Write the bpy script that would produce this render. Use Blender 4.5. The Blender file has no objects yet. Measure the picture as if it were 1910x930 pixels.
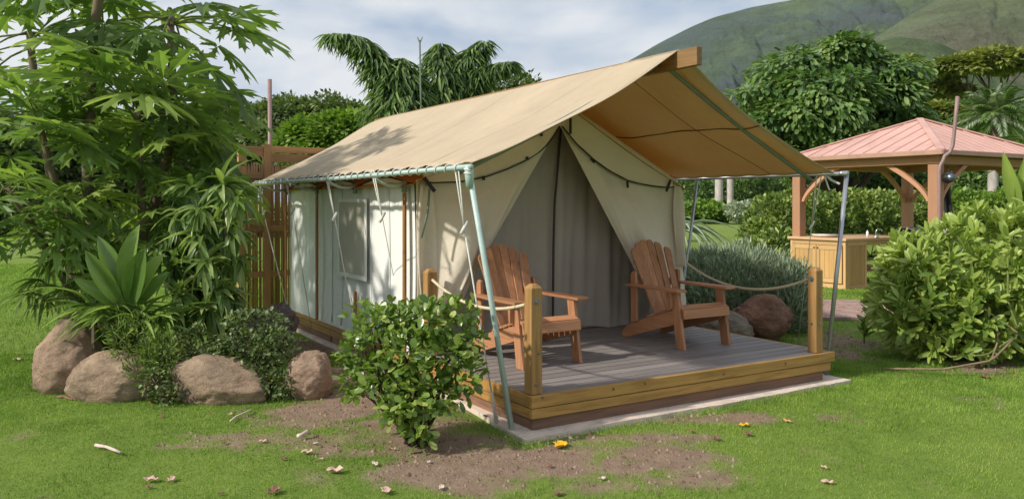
import bpy, math, random
import numpy as np
from mathutils import Vector, Matrix, noise as mnoise

# ------------------------------------------------------------------ camera, sky, sun, exposure
sc = bpy.context.scene
COL = sc.collection
CAM = np.array([-3.235, -4.997, 1.68])          # world: X along the tent front, Y towards the tent's back
TH = math.radians(31.6)
RV = np.array([math.cos(TH), -math.sin(TH), 0.0])   # camera right
FV = np.array([math.sin(TH), math.cos(TH), 0.0])    # camera forward
FPX, CX, HY = 1524.0, 955.0, 377.0

cam = bpy.data.cameras.new('camera')
cam_o = bpy.data.objects.new('camera', cam)
COL.objects.link(cam_o)
cam_o.location = CAM
cam_o.rotation_euler = (math.radians(90), 0, -TH)
cam.sensor_width = 36
cam.lens = 36 * FPX / 1910
cam.shift_y = -(465 - HY) / 1910
cam.clip_start = 0.1
cam.clip_end = 20000
sc.camera = cam_o

SUN_DIR = Vector((1.0, -0.07, -0.74)).normalized()   # the way the light travels
SUN_EL = math.asin(-SUN_DIR.z)
to_sun = -SUN_DIR
sun_rot = math.atan2(to_sun.x, to_sun.y)

world = bpy.data.worlds.new('World')
sc.world = world
world.use_nodes = True
nt = world.node_tree
for n in list(nt.nodes):
    nt.nodes.remove(n)
def wn(t, **kw):
    n = nt.nodes.new(t)
    for k, v in kw.items():
        setattr(n, k, v)
    return n
out = wn('ShaderNodeOutputWorld')
bg = wn('ShaderNodeBackground')
bg.inputs['Strength'].default_value = 0.1
sky = wn('ShaderNodeTexSky', sky_type='NISHITA', sun_disc=False)
sky.sun_elevation = SUN_EL
sky.sun_rotation = sun_rot
sky.air_density = 1.2
sky.dust_density = 1.5
tc = wn('ShaderNodeTexCoord')
mp = wn('ShaderNodeMapping')
mp.inputs['Scale'].default_value = (1.0, 1.0, 2.4)
mp.inputs['Location'].default_value = (0.35, 0.1, 0.0)
mp.inputs['Rotation'].default_value = (0, 0, math.radians(20))
nz = wn('ShaderNodeTexNoise')
nz.inputs['Scale'].default_value = 3.4
nz.inputs['Detail'].default_value = 7
nz.inputs['Roughness'].default_value = 0.5
nz.inputs['Distortion'].default_value = 0.25
nz2 = wn('ShaderNodeTexNoise')
nz2.inputs['Scale'].default_value = 1.1
nz2.inputs['Detail'].default_value = 3
cover = wn('ShaderNodeValToRGB')
cover.color_ramp.elements[0].position = 0.22
cover.color_ramp.elements[0].color = (0.55, 0.55, 0.55, 1)
cover.color_ramp.elements[1].position = 0.62
cover.color_ramp.elements[1].color = (1, 1, 1, 1)
shade = wn('ShaderNodeValToRGB')
shade.color_ramp.elements[0].position = 0.38
shade.color_ramp.elements[0].color = (2.5, 3.15, 4.1, 1)
shade.color_ramp.elements[1].position = 0.57
shade.color_ramp.elements[1].color = (5.3, 5.4, 5.5, 1)
mixc = wn('ShaderNodeMix', data_type='RGBA')
L = nt.links
L.new(tc.outputs['Generated'], mp.inputs['Vector'])
L.new(mp.outputs[0], nz.inputs['Vector'])
L.new(mp.outputs[0], nz2.inputs['Vector'])
L.new(nz2.outputs['Fac'], cover.inputs['Fac'])
L.new(nz.outputs['Fac'], shade.inputs['Fac'])
L.new(cover.outputs['Color'], mixc.inputs['Factor'])
L.new(sky.outputs[0], mixc.inputs['A'])
L.new(shade.outputs[0], mixc.inputs['B'])
L.new(mixc.outputs['Result'], bg.inputs['Color'])
L.new(bg.outputs[0], out.inputs['Surface'])

sun = bpy.data.lights.new('sun', 'SUN')
sun.energy = 2.9
sun.angle = math.radians(2.2)
sun.color = (1.0, 0.93, 0.82)
sun_o = bpy.data.objects.new('sun', sun)
COL.objects.link(sun_o)
sun_o.rotation_euler = SUN_DIR.to_track_quat('-Z', 'Y').to_euler()
sun_o.location = (-20, 2, 20)

vs = sc.view_settings
vs.view_transform = 'Standard'
vs.look = 'None'
vs.exposure = 0.72
vs.gamma = 1.0
vs.use_curve_mapping = False
sc.cycles.max_bounces = 8
sc.cycles.transparent_max_bounces = 8

# ------------------------------------------------------------------ rays through the photograph
def P(px, py, d):
    return CAM + RV * ((px - CX) / FPX * d) + FV * d + np.array([0, 0, (HY - py) / FPX * d])
def G(px, py, z=0.0):
    return P(px, py, FPX * (CAM[2] - z) / (py - HY))
def RD(r, d, z=0.0):
    p = CAM + RV * r + FV * d
    return np.array([p[0], p[1], z])
def PAX(px, py, axis, val):
    dv = RV * ((px - CX) / FPX) + FV + np.array([0, 0, (HY - py) / FPX])
    t = (val - CAM[axis]) / dv[axis]
    return CAM + dv * t
def PXX(px, py, X): return PAX(px, py, 0, X)
def PYY(px, py, Y): return PAX(px, py, 1, Y)

# ------------------------------------------------------------------ objects, things, parts
ORG = {}
def tag(o, label=None, cat=None, group=None, kind=None):
    if label: o['label'] = label
    if cat: o['category'] = cat
    if group: o['group'] = group
    if kind: o['kind'] = kind
    return o
def thing(name, label, cat, loc=(0, 0, 0), rotz=0.0, group=None, local=False):
    o = bpy.data.objects.new(name, None)
    o.empty_display_size = 0.2
    COL.objects.link(o)
    o.location = loc
    o.rotation_euler = (0, 0, rotz)
    ORG[o.name] = np.zeros(3) if local else np.array(loc, dtype=float)
    return tag(o, label, cat, group)

class MB:
    def __init__(self):
        self.v = []; self.f = []
    def add(self, vs, fs):
        b = len(self.v)
        self.v += [tuple(map(float, p)) for p in vs]
        self.f += [tuple(b + i for i in f) for f in fs]
        return self
    def box(self, lo, hi):
        x0, y0, z0 = lo; x1, y1, z1 = hi
        return self.add([(x0,y0,z0),(x1,y0,z0),(x1,y1,z0),(x0,y1,z0),(x0,y0,z1),(x1,y0,z1),(x1,y1,z1),(x0,y1,z1)],
                        [(0,3,2,1),(4,5,6,7),(0,1,5,4),(1,2,6,5),(2,3,7,6),(3,0,4,7)])
    def obox(self, c, ax, ay, az):
        """box from centre and three half vectors"""
        c = np.array(c, float); ax = np.array(ax, float); ay = np.array(ay, float); az = np.array(az, float)
        s = [(-1,-1,-1),(1,-1,-1),(1,1,-1),(-1,1,-1),(-1,-1,1),(1,-1,1),(1,1,1),(-1,1,1)]
        return self.add([c + ax*i + ay*j + az*k for i, j, k in s],
                        [(0,3,2,1),(4,5,6,7),(0,1,5,4),(1,2,6,5),(2,3,7,6),(3,0,4,7)])
    def bar(self, a, b, w, h, up=(0, 0, 1)):
        a = np.array(a, float); b = np.array(b, float)
        d = b - a; l = np.linalg.norm(d); d = d / l
        u = np.array(up, float); s = np.cross(d, u); s /= np.linalg.norm(s); u = np.cross(s, d)
        return self.obox((a + b) / 2, d * l / 2, s * w / 2, u * h / 2)
    def tube(self, pts, r, n=8, cap=True):
        pts = [np.array(p, float) for p in pts]
        m = len(pts)
        rr = [r] * m if np.isscalar(r) else list(r)
        b = len(self.v)
        t0 = pts[1] - pts[0]
        ref = np.array([0, 0, 1.0]) if abs(t0[2]) < 0.9 * np.linalg.norm(t0) else np.array([1.0, 0, 0])
        for i in range(m):
            t = pts[min(i + 1, m - 1)] - pts[max(i - 1, 0)]
            t = t / (np.linalg.norm(t) + 1e-9)
            s = np.cross(t, ref); s /= (np.linalg.norm(s) + 1e-9)
            u = np.cross(s, t); ref = u
            for k in range(n):
                a = 2 * math.pi * k / n
                self.v.append(tuple(pts[i] + (s * math.cos(a) + u * math.sin(a)) * rr[i]))
        for i in range(m - 1):
            for k in range(n):
                k2 = (k + 1) % n
                self.f.append((b + i*n + k, b + i*n + k2, b + (i+1)*n + k2, b + (i+1)*n + k))
        if cap:
            self.f.append(tuple(b + k for k in range(n - 1, -1, -1)))
            self.f.append(tuple(b + (m-1)*n + k for k in range(n)))
        return self
    def prism(self, poly, off):
        """3-D polygon swept by the vector off"""
        n = len(poly); off = np.array(off, float)
        vs = [np.array(p, float) for p in poly]
        return self.add(vs + [p + off for p in vs],
                        [tuple(range(n - 1, -1, -1)), tuple(range(n, 2*n))] +
                        [(i, (i+1) % n, n + (i+1) % n, n + i) for i in range(n)])
    def grid(self, fn, nu, nv):
        b = len(self.v)
        for i in range(nu + 1):
            for j in range(nv + 1):
                self.v.append(tuple(map(float, fn(i / nu, j / nv))))
        for i in range(nu):
            for j in range(nv):
                a = b + i*(nv+1) + j
                self.f.append((a, a + nv + 1, a + nv + 2, a + 1))
        return self
    def mesh(self, name, org=(0, 0, 0)):
        me = bpy.data.meshes.new(name)
        o = np.array(org, float)
        me.from_pydata([tuple(np.array(p) - o) for p in self.v], [], self.f)
        me.update()
        return me
    def build(self, name, mat, parent=None, smooth=False, bevel=0.0, solid=0.0, base=None):
        if parent is not None:
            org = ORG[parent.name]
        else:
            org = np.array(base, float) if base is not None else np.zeros(3)
        me = self.mesh(name, org)
        o = bpy.data.objects.new(name, me)
        COL.objects.link(o)
        if parent is not None:
            o.parent = parent
        else:
            o.location = org
        ORG[o.name] = org
        finish(o, mat, smooth, bevel, solid)
        return o

def finish(o, mat, smooth=False, bevel=0.0, solid=0.0):
    me = o.data
    if mat is not None and len(me.materials) == 0:
        me.materials.append(mat)
    if smooth:
        me.polygons.foreach_set('use_smooth', [True] * len(me.polygons))
    if solid:
        m = o.modifiers.new('solid', 'SOLIDIFY'); m.thickness = solid; m.offset = 0
    if bevel:
        m = o.modifiers.new('bevel', 'BEVEL'); m.width = bevel; m.segments = 2; m.limit_method = 'ANGLE'
        m.angle_limit = math.radians(40)
    return o

def np_mesh(name, V, Fc, rnd=None):
    me = bpy.data.meshes.new(name)
    V = np.asarray(V, dtype=np.float32); Fc = np.asarray(Fc, dtype=np.int32)
    k = Fc.shape[1]
    me.vertices.add(len(V)); me.vertices.foreach_set('co', V.ravel())
    me.loops.add(Fc.size); me.loops.foreach_set('vertex_index', Fc.ravel())
    me.polygons.add(len(Fc)); me.polygons.foreach_set('loop_start', np.arange(0, Fc.size, k, dtype=np.int32))
    me.update(calc_edges=True)
    if rnd is not None:
        at = me.attributes.new('rnd', 'FLOAT', 'POINT')
        at.data.foreach_set('value', np.asarray(rnd, dtype=np.float32))
    return me
def np_obj(name, me, mat, parent=None, loc=(0, 0, 0), smooth=False):
    o = bpy.data.objects.new(name, me); COL.objects.link(o)
    if parent is not None: o.parent = parent
    o.location = loc
    if len(me.materials) == 0: me.materials.append(mat)
    if smooth: me.polygons.foreach_set('use_smooth', np.ones(len(me.polygons), dtype=bool))
    return o

# ------------------------------------------------------------------ materials
class NT:
    def __init__(self, name):
        self.m = bpy.data.materials.new(name); self.m.use_nodes = True
        self.t = self.m.node_tree
        for n in list(self.t.nodes): self.t.nodes.remove(n)
        self.out = self.n('ShaderNodeOutputMaterial')
    def n(self, t, ins=None, **kw):
        nd = self.t.nodes.new(t)
        for k, v in kw.items(): setattr(nd, k, v)
        for k, v in (ins or {}).items():
            if isinstance(v, bpy.types.NodeSocket): self.t.links.new(v, nd.inputs[k])
            else: nd.inputs[k].default_value = v
        return nd
    def ramp(self, fac, stops):
        r = self.n('ShaderNodeValToRGB', {'Fac': fac})
        e = r.color_ramp.elements
        while len(e) < len(stops): e.new(0.5)
        for q, (p, c) in zip(e, stops):
            q.position = p; q.color = (*c, 1) if len(c) == 3 else c
        return r.outputs['Color']
    def mixc(self, fac, a, b, mode='MIX'):
        x = self.n('ShaderNodeMix', data_type='RGBA', blend_type=mode)
        for k, v in (('Factor', fac), ('A', a), ('B', b)):
            if isinstance(v, bpy.types.NodeSocket): self.t.links.new(v, x.inputs[k])
            else: x.inputs[k].default_value = (*v, 1) if isinstance(v, tuple) and len(v) == 3 else v
        return x.outputs['Result']
    def math(self, op, a, b=0.0, c=0.0):
        x = self.n('ShaderNodeMath', operation=op)
        for i, v in enumerate((a, b, c)):
            if isinstance(v, bpy.types.NodeSocket): self.t.links.new(v, x.inputs[i])
            else: x.inputs[i].default_value = v
        return x.outputs[0]
    def coords(self, scale=(1, 1, 1), kind='Object', rnd=False):
        c = self.n('ShaderNodeTexCoord').outputs[kind]
        if rnd:
            oi = self.n('ShaderNodeObjectInfo').outputs['Random']
            off = self.math('MULTIPLY', oi, 40.0)
            cb = self.n('ShaderNodeCombineXYZ', {'X': off, 'Y': off, 'Z': off}).outputs[0]
            c = self.n('ShaderNodeVectorMath', {0: c, 1: cb}, operation='ADD').outputs[0]
        return self.n('ShaderNodeMapping', {'Vector': c, 'Scale': scale}).outputs[0]
    def noise(self, vec, scale, detail=4, rough=0.55, dist=0.0):
        return self.n('ShaderNodeTexNoise', {'Vector': vec, 'Scale': scale, 'Detail': detail, 'Roughness': rough, 'Distortion': dist}).outputs['Fac']
    def bump(self, h, strength, dist=0.01):
        return self.n('ShaderNodeBump', {'Height': h, 'Strength': strength, 'Distance': dist}).outputs['Normal']
    def bsdf(self, **ins):
        names = {'color': 'Base Color', 'rough': 'Roughness', 'normal': 'Normal', 'metal': 'Metallic', 'spec': 'Specular IOR Level', 'sheen': 'Sheen Weight'}
        b = self.n('ShaderNodeBsdfPrincipled')
        for k, v in ins.items():
            i = b.inputs[names[k]]
            if isinstance(v, bpy.types.NodeSocket): self.t.links.new(v, i)
            else: i.default_value = (*v, 1) if isinstance(v, tuple) and len(v) == 3 else v
        return b.outputs[0]
    def done(self, s):
        self.t.links.new(s, self.out.inputs['Surface'])
        return self.m

def sc3(c, k): return tuple(min(1.0, x * k) for x in c)

def m_wood(name, col, axis=0, rough=0.6, grain=1.0, var=0.25, gloss=0.35, knots=False):
    t = NT(name)
    s = [14.0, 14.0, 14.0]; s[axis] = 0.9
    co = t.coords(tuple(s), rnd=True)
    n1 = t.noise(co, 2.2 * grain, 5, 0.6, 0.6)
    s2 = [60.0, 60.0, 60.0]; s2[axis] = 2.0
    n2 = t.noise(t.coords(tuple(s2), rnd=True), 2.0, 3, 0.6)
    n3 = t.noise(t.coords((1, 1, 1), rnd=True), 3.0, 3)
    oi = t.n('ShaderNodeObjectInfo').outputs['Random']
    c = t.ramp(n1, [(0.25, sc3(col, 1 - 1.4*var)), (0.5, col), (0.78, sc3(col, 1 + var))])
    c = t.mixc(t.math('MULTIPLY', n2, 0.35), c, sc3(col, 0.55), 'MIX')
    c = t.mixc(t.math('MULTIPLY', t.math('SUBTRACT', n3, 0.35), 0.5), c, sc3(col, 0.62))
    hv = t.n('ShaderNodeHueSaturation', {'Color': c, 'Value': t.math('ADD', t.math('MULTIPLY', oi, 0.34), 0.83)})
    b = t.bsdf(color=hv.outputs[0], rough=rough, normal=t.bump(n2, 0.25, 0.004), spec=gloss)
    return t.done(b)

def m_plain(name, col, rough=0.5, metal=0.0, var=0.12, scale=8.0, bump=0.0):
    t = NT(name)
    n1 = t.noise(t.coords(rnd=True), scale, 5, 0.6)
    c = t.ramp(n1, [(0.3, sc3(col, 1 - var)), (0.7, sc3(col, 1 + var))])
    kw = dict(color=c, rough=rough, metal=metal)
    if bump: kw['normal'] = t.bump(t.noise(t.coords(rnd=True), scale * 5, 4), bump, 0.01)
    return t.done(t.bsdf(**kw))

def m_canvas(name, col, transl=0.0, var=0.08, tcol=None, weave=260.0, streak=(1, 1, 1), stain=0.25):
    t = NT(name)
    co = t.coords()
    n1 = t.noise(co, 1.3, 6, 0.6, 0.3)
    n2 = t.noise(co, 9.0, 5, 0.65)
    n3 = t.noise(t.coords(streak), 2.0, 6, 0.65, 0.6)
    n4 = t.noise(co, 2.7, 7, 0.7, 0.8)
    c = t.ramp(n1, [(0.25, sc3(col, 1 - 1.6*var)), (0.75, sc3(col, 1 + var))])
    c = t.mixc(t.math('MULTIPLY', n2, 0.25), c, sc3(col, 0.76))
    c = t.mixc(t.ramp(n3, [(0.52, (0, 0, 0)), (0.75, (stain, stain, stain))]), c, (col[0]*0.62, col[1]*0.58, col[2]*0.5))
    c = t.mixc(t.ramp(n4, [(0.60, (0, 0, 0)), (0.68, (stain*0.7,)*3)]), c, (col[0]*0.66, col[1]*0.62, col[2]*0.55))
    w = t.noise(co, weave, 2)
    hgt = t.math('ADD', t.math('ADD', t.math('MULTIPLY', n2, 0.35), t.math('MULTIPLY', w, 0.06)), t.math('MULTIPLY', n3, 1.1))
    b = t.bsdf(color=c, rough=0.88, normal=t.bump(hgt, 0.5, 0.03), spec=0.12)
    if transl:
        tr = t.n('ShaderNodeBsdfTranslucent', {'Color': (*(tcol or col), 1)}).outputs[0]
        b = t.n('ShaderNodeMixShader', {'Fac': transl, 1: b, 2: tr}).outputs[0]
    return t.done(b)

def m_leaf(name, dark, mid, light, rough=0.42, transl=0.3, objmix=0.35, spec=0.45, tlight=1.5, old=False):
    t = NT(name)
    at = t.n('ShaderNodeAttribute', attribute_name='rnd').outputs['Fac']
    oi = t.n('ShaderNodeObjectInfo').outputs['Random']
    f = t.math('ADD', t.math('MULTIPLY', at, 1 - objmix), t.math('MULTIPLY', oi, objmix))
    n = t.noise(t.coords(), 9.0, 3)
    f = t.math('ADD', f, t.math('MULTIPLY', t.math('SUBTRACT', n, 0.5), 0.35))
    c = t.ramp(f, ([(0.0, (0.22, 0.12, 0.035)), (0.05, dark)] if old else [(0.1, dark)]) + [(0.5, mid), (0.9, light)])
    b = t.bsdf(color=c, rough=rough, spec=spec)
    tc_ = t.mixc(1.0, c, (tlight, tlight * 1.05, tlight * 0.55), 'MULTIPLY')
    tr = t.n('ShaderNodeBsdfTranslucent', {'Color': tc_}).outputs[0]
    return t.done(t.n('ShaderNodeMixShader', {'Fac': transl, 1: b, 2: tr}).outputs[0])

def m_bark(name, col, scale=6.0):
    t = NT(name)
    n1 = t.noise(t.coords((1, 1, 0.4)), scale, 6, 0.65, 0.5)
    n2 = t.noise(t.coords((1, 1, 2.5)), scale * 2, 3)
    c = t.ramp(n1, [(0.25, sc3(col, 0.5)), (0.55, col), (0.8, sc3(col, 1.35))])
    c = t.mixc(t.math('MULTIPLY', n2, 0.4), c, sc3(col, 0.55))
    return t.done(t.bsdf(color=c, rough=0.85, normal=t.bump(n1, 0.7, 0.02), spec=0.2))

def m_stone(name, col, col2, scale=3.0, bump=0.6, stri=1.0):
    t = NT(name)
    co = t.coords()
    n1 = t.noise(co, scale, 8, 0.65, 0.3)
    n2 = t.noise(t.coords((1.0, 3.5 * stri, 2.6)), scale * 2.4, 7, 0.7, 1.2)
    n3 = t.noise(co, 55.0, 5, 0.75)
    n4 = t.noise(co, scale * 0.5, 3, 0.5)
    c = t.ramp(n1, [(0.28, sc3(col, 0.55)), (0.5, col), (0.70, col2)])
    c = t.mixc(t.ramp(n2, [(0.50, (0, 0, 0)), (0.66, (0.6, 0.6, 0.6))]), c, sc3(col, 0.42))
    c = t.mixc(t.ramp(n2, [(0.30, (0.45, 0.45, 0.45)), (0.42, (0, 0, 0))]), c, sc3(col2, 1.15))
    c = t.mixc(t.math('MULTIPLY', t.math('SUBTRACT', n3, 0.25), 0.55), c, sc3(col, 0.5))
    c = t.mixc(t.math('MULTIPLY', t.math('SUBTRACT', n4, 0.42), 1.1), c, (col[0]*1.05, col[1]*0.85, col[2]*0.8))
    h = t.math('ADD', t.math('MULTIPLY', n2, 0.9), t.math('MULTIPLY', n3, 0.35))
    return t.done(t.bsdf(color=c, rough=0.85, normal=t.bump(h, bump, 0.05), spec=0.2))

M = {}
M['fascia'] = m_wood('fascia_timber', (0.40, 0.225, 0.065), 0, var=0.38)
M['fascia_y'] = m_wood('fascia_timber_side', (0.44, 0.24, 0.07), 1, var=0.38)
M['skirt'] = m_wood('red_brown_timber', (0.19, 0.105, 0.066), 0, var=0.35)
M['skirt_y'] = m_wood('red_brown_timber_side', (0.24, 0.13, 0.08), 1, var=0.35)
M['deck'] = m_wood('grey_deck_board', (0.255, 0.228, 0.218), 0, rough=0.55, var=0.12)
M['post'] = m_wood('post_timber', (0.42, 0.235, 0.085), 2, var=0.35)
M['chair_x'] = m_wood('chair_timber_cross', (0.45, 0.215, 0.108), 0, rough=0.62, var=0.26)
M['chair_y'] = m_wood('chair_timber_long', (0.45, 0.215, 0.108), 1, rough=0.62, var=0.26)
M['chair_z'] = m_wood('chair_timber_upright', (0.45, 0.215, 0.108), 2, rough=0.62, var=0.26)
M['beam'] = m_wood('beam_timber', (0.26, 0.15, 0.06), 1)
M['stake'] = m_wood('stake_timber', (0.36, 0.17, 0.045), 2)
M['fly'] = m_canvas('fly_canvas', (0.63, 0.545, 0.40), 0.30, tcol=(0.85, 0.50, 0.17), streak=(1.2, 4.0, 1.2), stain=0.3)
M['roof_in'] = m_canvas('inner_roof_canvas', (0.48, 0.27, 0.12), 0.15, tcol=(0.6, 0.35, 0.15))
M['wall'] = m_canvas('white_canvas', (0.89, 0.905, 0.885), 0.12, var=0.05, streak=(6, 6, 0.8), stain=0.16)
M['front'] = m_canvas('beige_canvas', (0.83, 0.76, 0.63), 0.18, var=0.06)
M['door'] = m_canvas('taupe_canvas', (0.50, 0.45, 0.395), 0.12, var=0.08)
M['screen'] = m_canvas('window_mesh', (0.56, 0.53, 0.46), 0.05, weave=500)
M['pipe'] = m_plain('pale_green_pipe', (0.40, 0.52, 0.49), 0.45, 0.0)
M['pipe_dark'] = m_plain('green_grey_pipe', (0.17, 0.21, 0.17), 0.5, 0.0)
M['galv'] = m_plain('galvanised_steel', (0.42, 0.43, 0.47), 0.38, 0.7)
M['rope'] = m_plain('rope_white', (0.62, 0.62, 0.56), 0.8, bump=0.5, scale=20)
M['rope_tan'] = m_plain('rope_tan', (0.58, 0.50, 0.34), 0.8, bump=0.6, scale=20)
M['black'] = m_plain('black_webbing', (0.012, 0.012, 0.012), 0.6)
M['seam'] = m_plain('brown_piping', (0.16, 0.085, 0.03), 0.8)
M['zip'] = m_plain('zip_tape_and_gap_shade', (0.05, 0.045, 0.045), 0.7)
M['bolt'] = m_plain('steel_bolt', (0.22, 0.27, 0.32), 0.4, 0.8)
M['pink_pipe'] = m_plain('painted_pipe', (0.27, 0.17, 0.16), 0.55)
# ------------------------------------------------------------------ ground
rng = np.random.default_rng(7)
def vnoise(x, y, seed=0):
    xi = np.floor(x).astype(np.int64); yi = np.floor(y).astype(np.int64)
    xf = x - xi; yf = y - yi
    u = xf*xf*(3-2*xf); v = yf*yf*(3-2*yf)
    def h(a, b):
        n = (a * 374761393 + b * 668265263 + seed * 974634777) & 0xffffffff
        n = ((n ^ (n >> 13)) * 1274126177) & 0xffffffff
        return ((n ^ (n >> 16)) & 0xffff) / 65535.0
    return (h(xi, yi)*(1-u) + h(xi+1, yi)*u)*(1-v) + (h(xi, yi+1)*(1-u) + h(xi+1, yi+1)*u)*v
def fbm(x, y, oct=5, seed=0, gain=0.5):
    s = 0.0; a = 1.0; t = 0.0
    for o in range(oct):
        s = s + a * vnoise(x * 2**o + 17.3*o, y * 2**o + 9.1*o, seed + o); t += a; a *= gain
    return s / t

# worn, bare places of the lawn: (pixel x, pixel y of the spot on the ground, radius right, radius forward, weight)
WORN = []
for px, py, rr, rd, w in [
    (600, 640, .5, 1.2, 1.0), (650, 690, .6, .7, 1.0), (690, 740, .6, .5, 1.0), (610, 765, .7, .35, 1.0), (740, 790, .6, .3, .9), (560, 790, .6, .2, .8), (800, 820, .5, .25, .85), (850, 745, .5, .35, .9),
    (500, 775, .5, .2, .7), (330, 830, .45, .10, .75), (420, 812, .5, .09, .75), (600, 820, .6, .16, .7), (500, 835, .4, .08, .65), (700, 840, .5, .12, .7),
    (830, 880, .65, .18, .9), (960, 850, .7, .2, .9), (1090, 870, .75, .24, 1.05), (1230, 850, .45, .25, .95), (1260, 890, .4, .2, .9),
    (1200, 815, .6, .12, .8), (1340, 780, .6, .14, .8), (1130, 905, .5, .12, .8), (900, 905, .5, .1, .7),
    (1600, 640, .6, .6, .62), (1640, 665, .7, .4, .6), (1800, 742, .35, .18, .6), (1780, 690, 1.4, .3, .62), (1880, 680, .8, .35, .8), (1560, 625, .5, .5, .6)]:
    g = G(px, py); q = g - CAM
    WORN.append((q @ RV, q @ FV, rr, rd, w))
def worn(x, y):
    r = (x - CAM[0]) * RV[0] + (y - CAM[1]) * RV[1]
    d = (x - CAM[0]) * FV[0] + (y - CAM[1]) * FV[1]
    s = np.zeros_like(x)
    for cr, cd, a, b, w in WORN:
        s = np.maximum(s, w * np.exp(-(((r - cr) / (a * 1.15))**2 + ((d - cd) / (b * 1.2))**2) * 0.8))
    return np.clip(s, 0, 1)
def bare(x, y):
    """0 turf .. 1 bare earth, with a broken outline"""
    n = 0.6 * fbm(x * 2.2, y * 2.2, 4, 3) + 0.4 * fbm(x * 9.0, y * 9.0, 4, 8)
    return np.clip((worn(x, y) + (n - 0.5) * 1.9 - 0.36) * 2.4, 0, 1)
def ground_z(x, y):
    return (fbm(x * 0.35, y * 0.35, 3, 11) - 0.5) * 0.05

def axis_coords(lo, hi, step):
    core = np.arange(lo, hi + 1e-6, step)
    g = [0.3 * 1.35**k for k in range(1, 34)]
    g = np.cumsum(g); g = g[g < 5200]
    return np.concatenate([lo - g[::-1], core, hi + g])
ax_ = axis_coords(-9.0, 13.0, 0.09); ay_ = axis_coords(-6.0, 12.0, 0.09)
gx, gy = np.meshgrid(ax_, ay_, indexing='ij')
near = np.clip(1.2 - np.hypot(gx - 1, gy - 1) / 40.0, 0, 1)
inside = ((gx > -0.25) & (gx < 3.6) & (gy > -0.3) & (gy < 6.5))
gz = np.where(inside, -0.03, ground_z(gx, gy) * near)
V = np.stack([gx, gy, gz], -1).reshape(-1, 3)
nx, ny = len(ax_), len(ay_)
ii = np.arange(nx * ny).reshape(nx, ny)
Fq = np.stack([ii[:-1, :-1], ii[1:, :-1], ii[1:, 1:], ii[:-1, 1:]], -1).reshape(-1, 4)
me = np_mesh('ground', V, Fq)
at = me.attributes.new('bare', 'FLOAT', 'POINT')
at.data.foreach_set('value', bare(gx.ravel(), gy.ravel()).astype(np.float32))

t = NT('lawn_and_earth')
co = t.coords()
nA = t.noise(co, 0.5, 4); nB = t.noise(co, 7.0, 6, 0.7); nC = t.noise(co, 60.0, 4, 0.75); nD = t.noise(co, 0.12, 3)
gcol = t.ramp(nB, [(0.25, (0.105, 0.17, 0.03)), (0.5, (0.165, 0.25, 0.044)), (0.8, (0.24, 0.325, 0.07))])
gcol = t.mixc(t.math('MULTIPLY', nC, 0.55), gcol, (0.11, 0.16, 0.03))
gcol = t.mixc(t.math('MULTIPLY', t.math('SUBTRACT', nA, 0.35), 0.8), gcol, (0.27, 0.32, 0.075))
ecol = t.ramp(nB, [(0.2, (0.17, 0.115, 0.082)), (0.5, (0.29, 0.205, 0.15)), (0.8, (0.40, 0.30, 0.225))])
ecol = t.mixc(t.math('MULTIPLY', nC, 0.5), ecol, (0.17, 0.12, 0.085))
bf = t.n('ShaderNodeAttribute', attribute_name='bare').outputs['Fac']
bf = t.math('ADD', bf, t.math('MULTIPLY', t.math('SUBTRACT', nC, 0.5), 0.5))
bf = t.n('ShaderNodeClamp', {'Value': bf}).outputs[0]
c = t.mixc(bf, gcol, ecol)
h = t.math('ADD', t.math('MULTIPLY', nC, 0.6), t.math('MULTIPLY', nB, 0.5))
M['ground'] = t.done(t.bsdf(color=c, rough=0.95, normal=t.bump(h, 0.8, 0.03), spec=0.1))
ground = np_obj('ground', me, M['ground'], smooth=True)
tag(ground, 'green lawn with worn patches of bare earth', 'lawn', kind='structure')

# short turf blades, thinning out where the earth is bare
def blades(n, r0, r1, d0, d1, hgt, wid, seed):
    g = np.random.default_rng(seed)
    d = np.sqrt(g.uniform(d0**2, d1**2, n))
    half = 0.64 * d + 2.0
    r = g.uniform(-1, 1, n) * half
    x = CAM[0] + RV[0]*r + FV[0]*d; y = CAM[1] + RV[1]*r + FV[1]*d
    keep = (g.uniform(0, 1, n) > bare(x, y) * 1.02)
    keep &= ~((x > -0.13) & (x < 3.52) & (y > -0.16) & (y < 6.6))
    x, y, d = x[keep], y[keep], d[keep]; m = len(x)
    a = g.uniform(0, 2*np.pi, m); ln = g.uniform(0.2, 1.0, m)
    k = np.clip(d / 7.0, 0.75, 2.5)
    hh = hgt * g.uniform(0.5, 1.25, m) * np.clip(k, .8, 1.3); ww = wid * k * g.uniform(0.7, 1.3, m)
    z = ground_z(x, y) - 0.003
    p = np.stack([x, y, z], -1)
    dirv = np.stack([np.cos(a), np.sin(a), np.zeros(m)], -1)
    sd = np.stack([-np.sin(a), np.cos(a), np.zeros(m)], -1)
    b0 = p + sd * ww[:, None]; b1 = p - sd * ww[:, None]
    pt = 0.6*fbm(x*0.9, y*0.9, 4, 21) + 0.4*fbm(x*5, y*5, 3, 29)
    rn = np.clip(0.5 + 1.5*(pt - 0.5) + 0.5*(g.uniform(0, 1, m) - 0.5), 0, 1)
    tall = np.where(g.uniform(0, 1, m) < np.clip((fbm(x*3.1, y*3.1, 3, 33) - 0.56)*3, 0, 0.5), 1.9, 1.0)
    hh = hh * tall
    tip = p + dirv * (hh * ln)[:, None]; tip[:, 2] += hh
    V = np.stack([b0, b1, tip], 1).reshape(-1, 3)
    return V, np.repeat(rn, 3)
Vb, rb = [], []
for args in [(500000, 0, 0, 3.2, 9.0, .022, .0030, 1), (300000, 0, 0, 9.0, 22.0, .026, .0036, 2)]:
    v_, r_ = blades(*args); Vb.append(v_); rb.append(r_)
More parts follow.
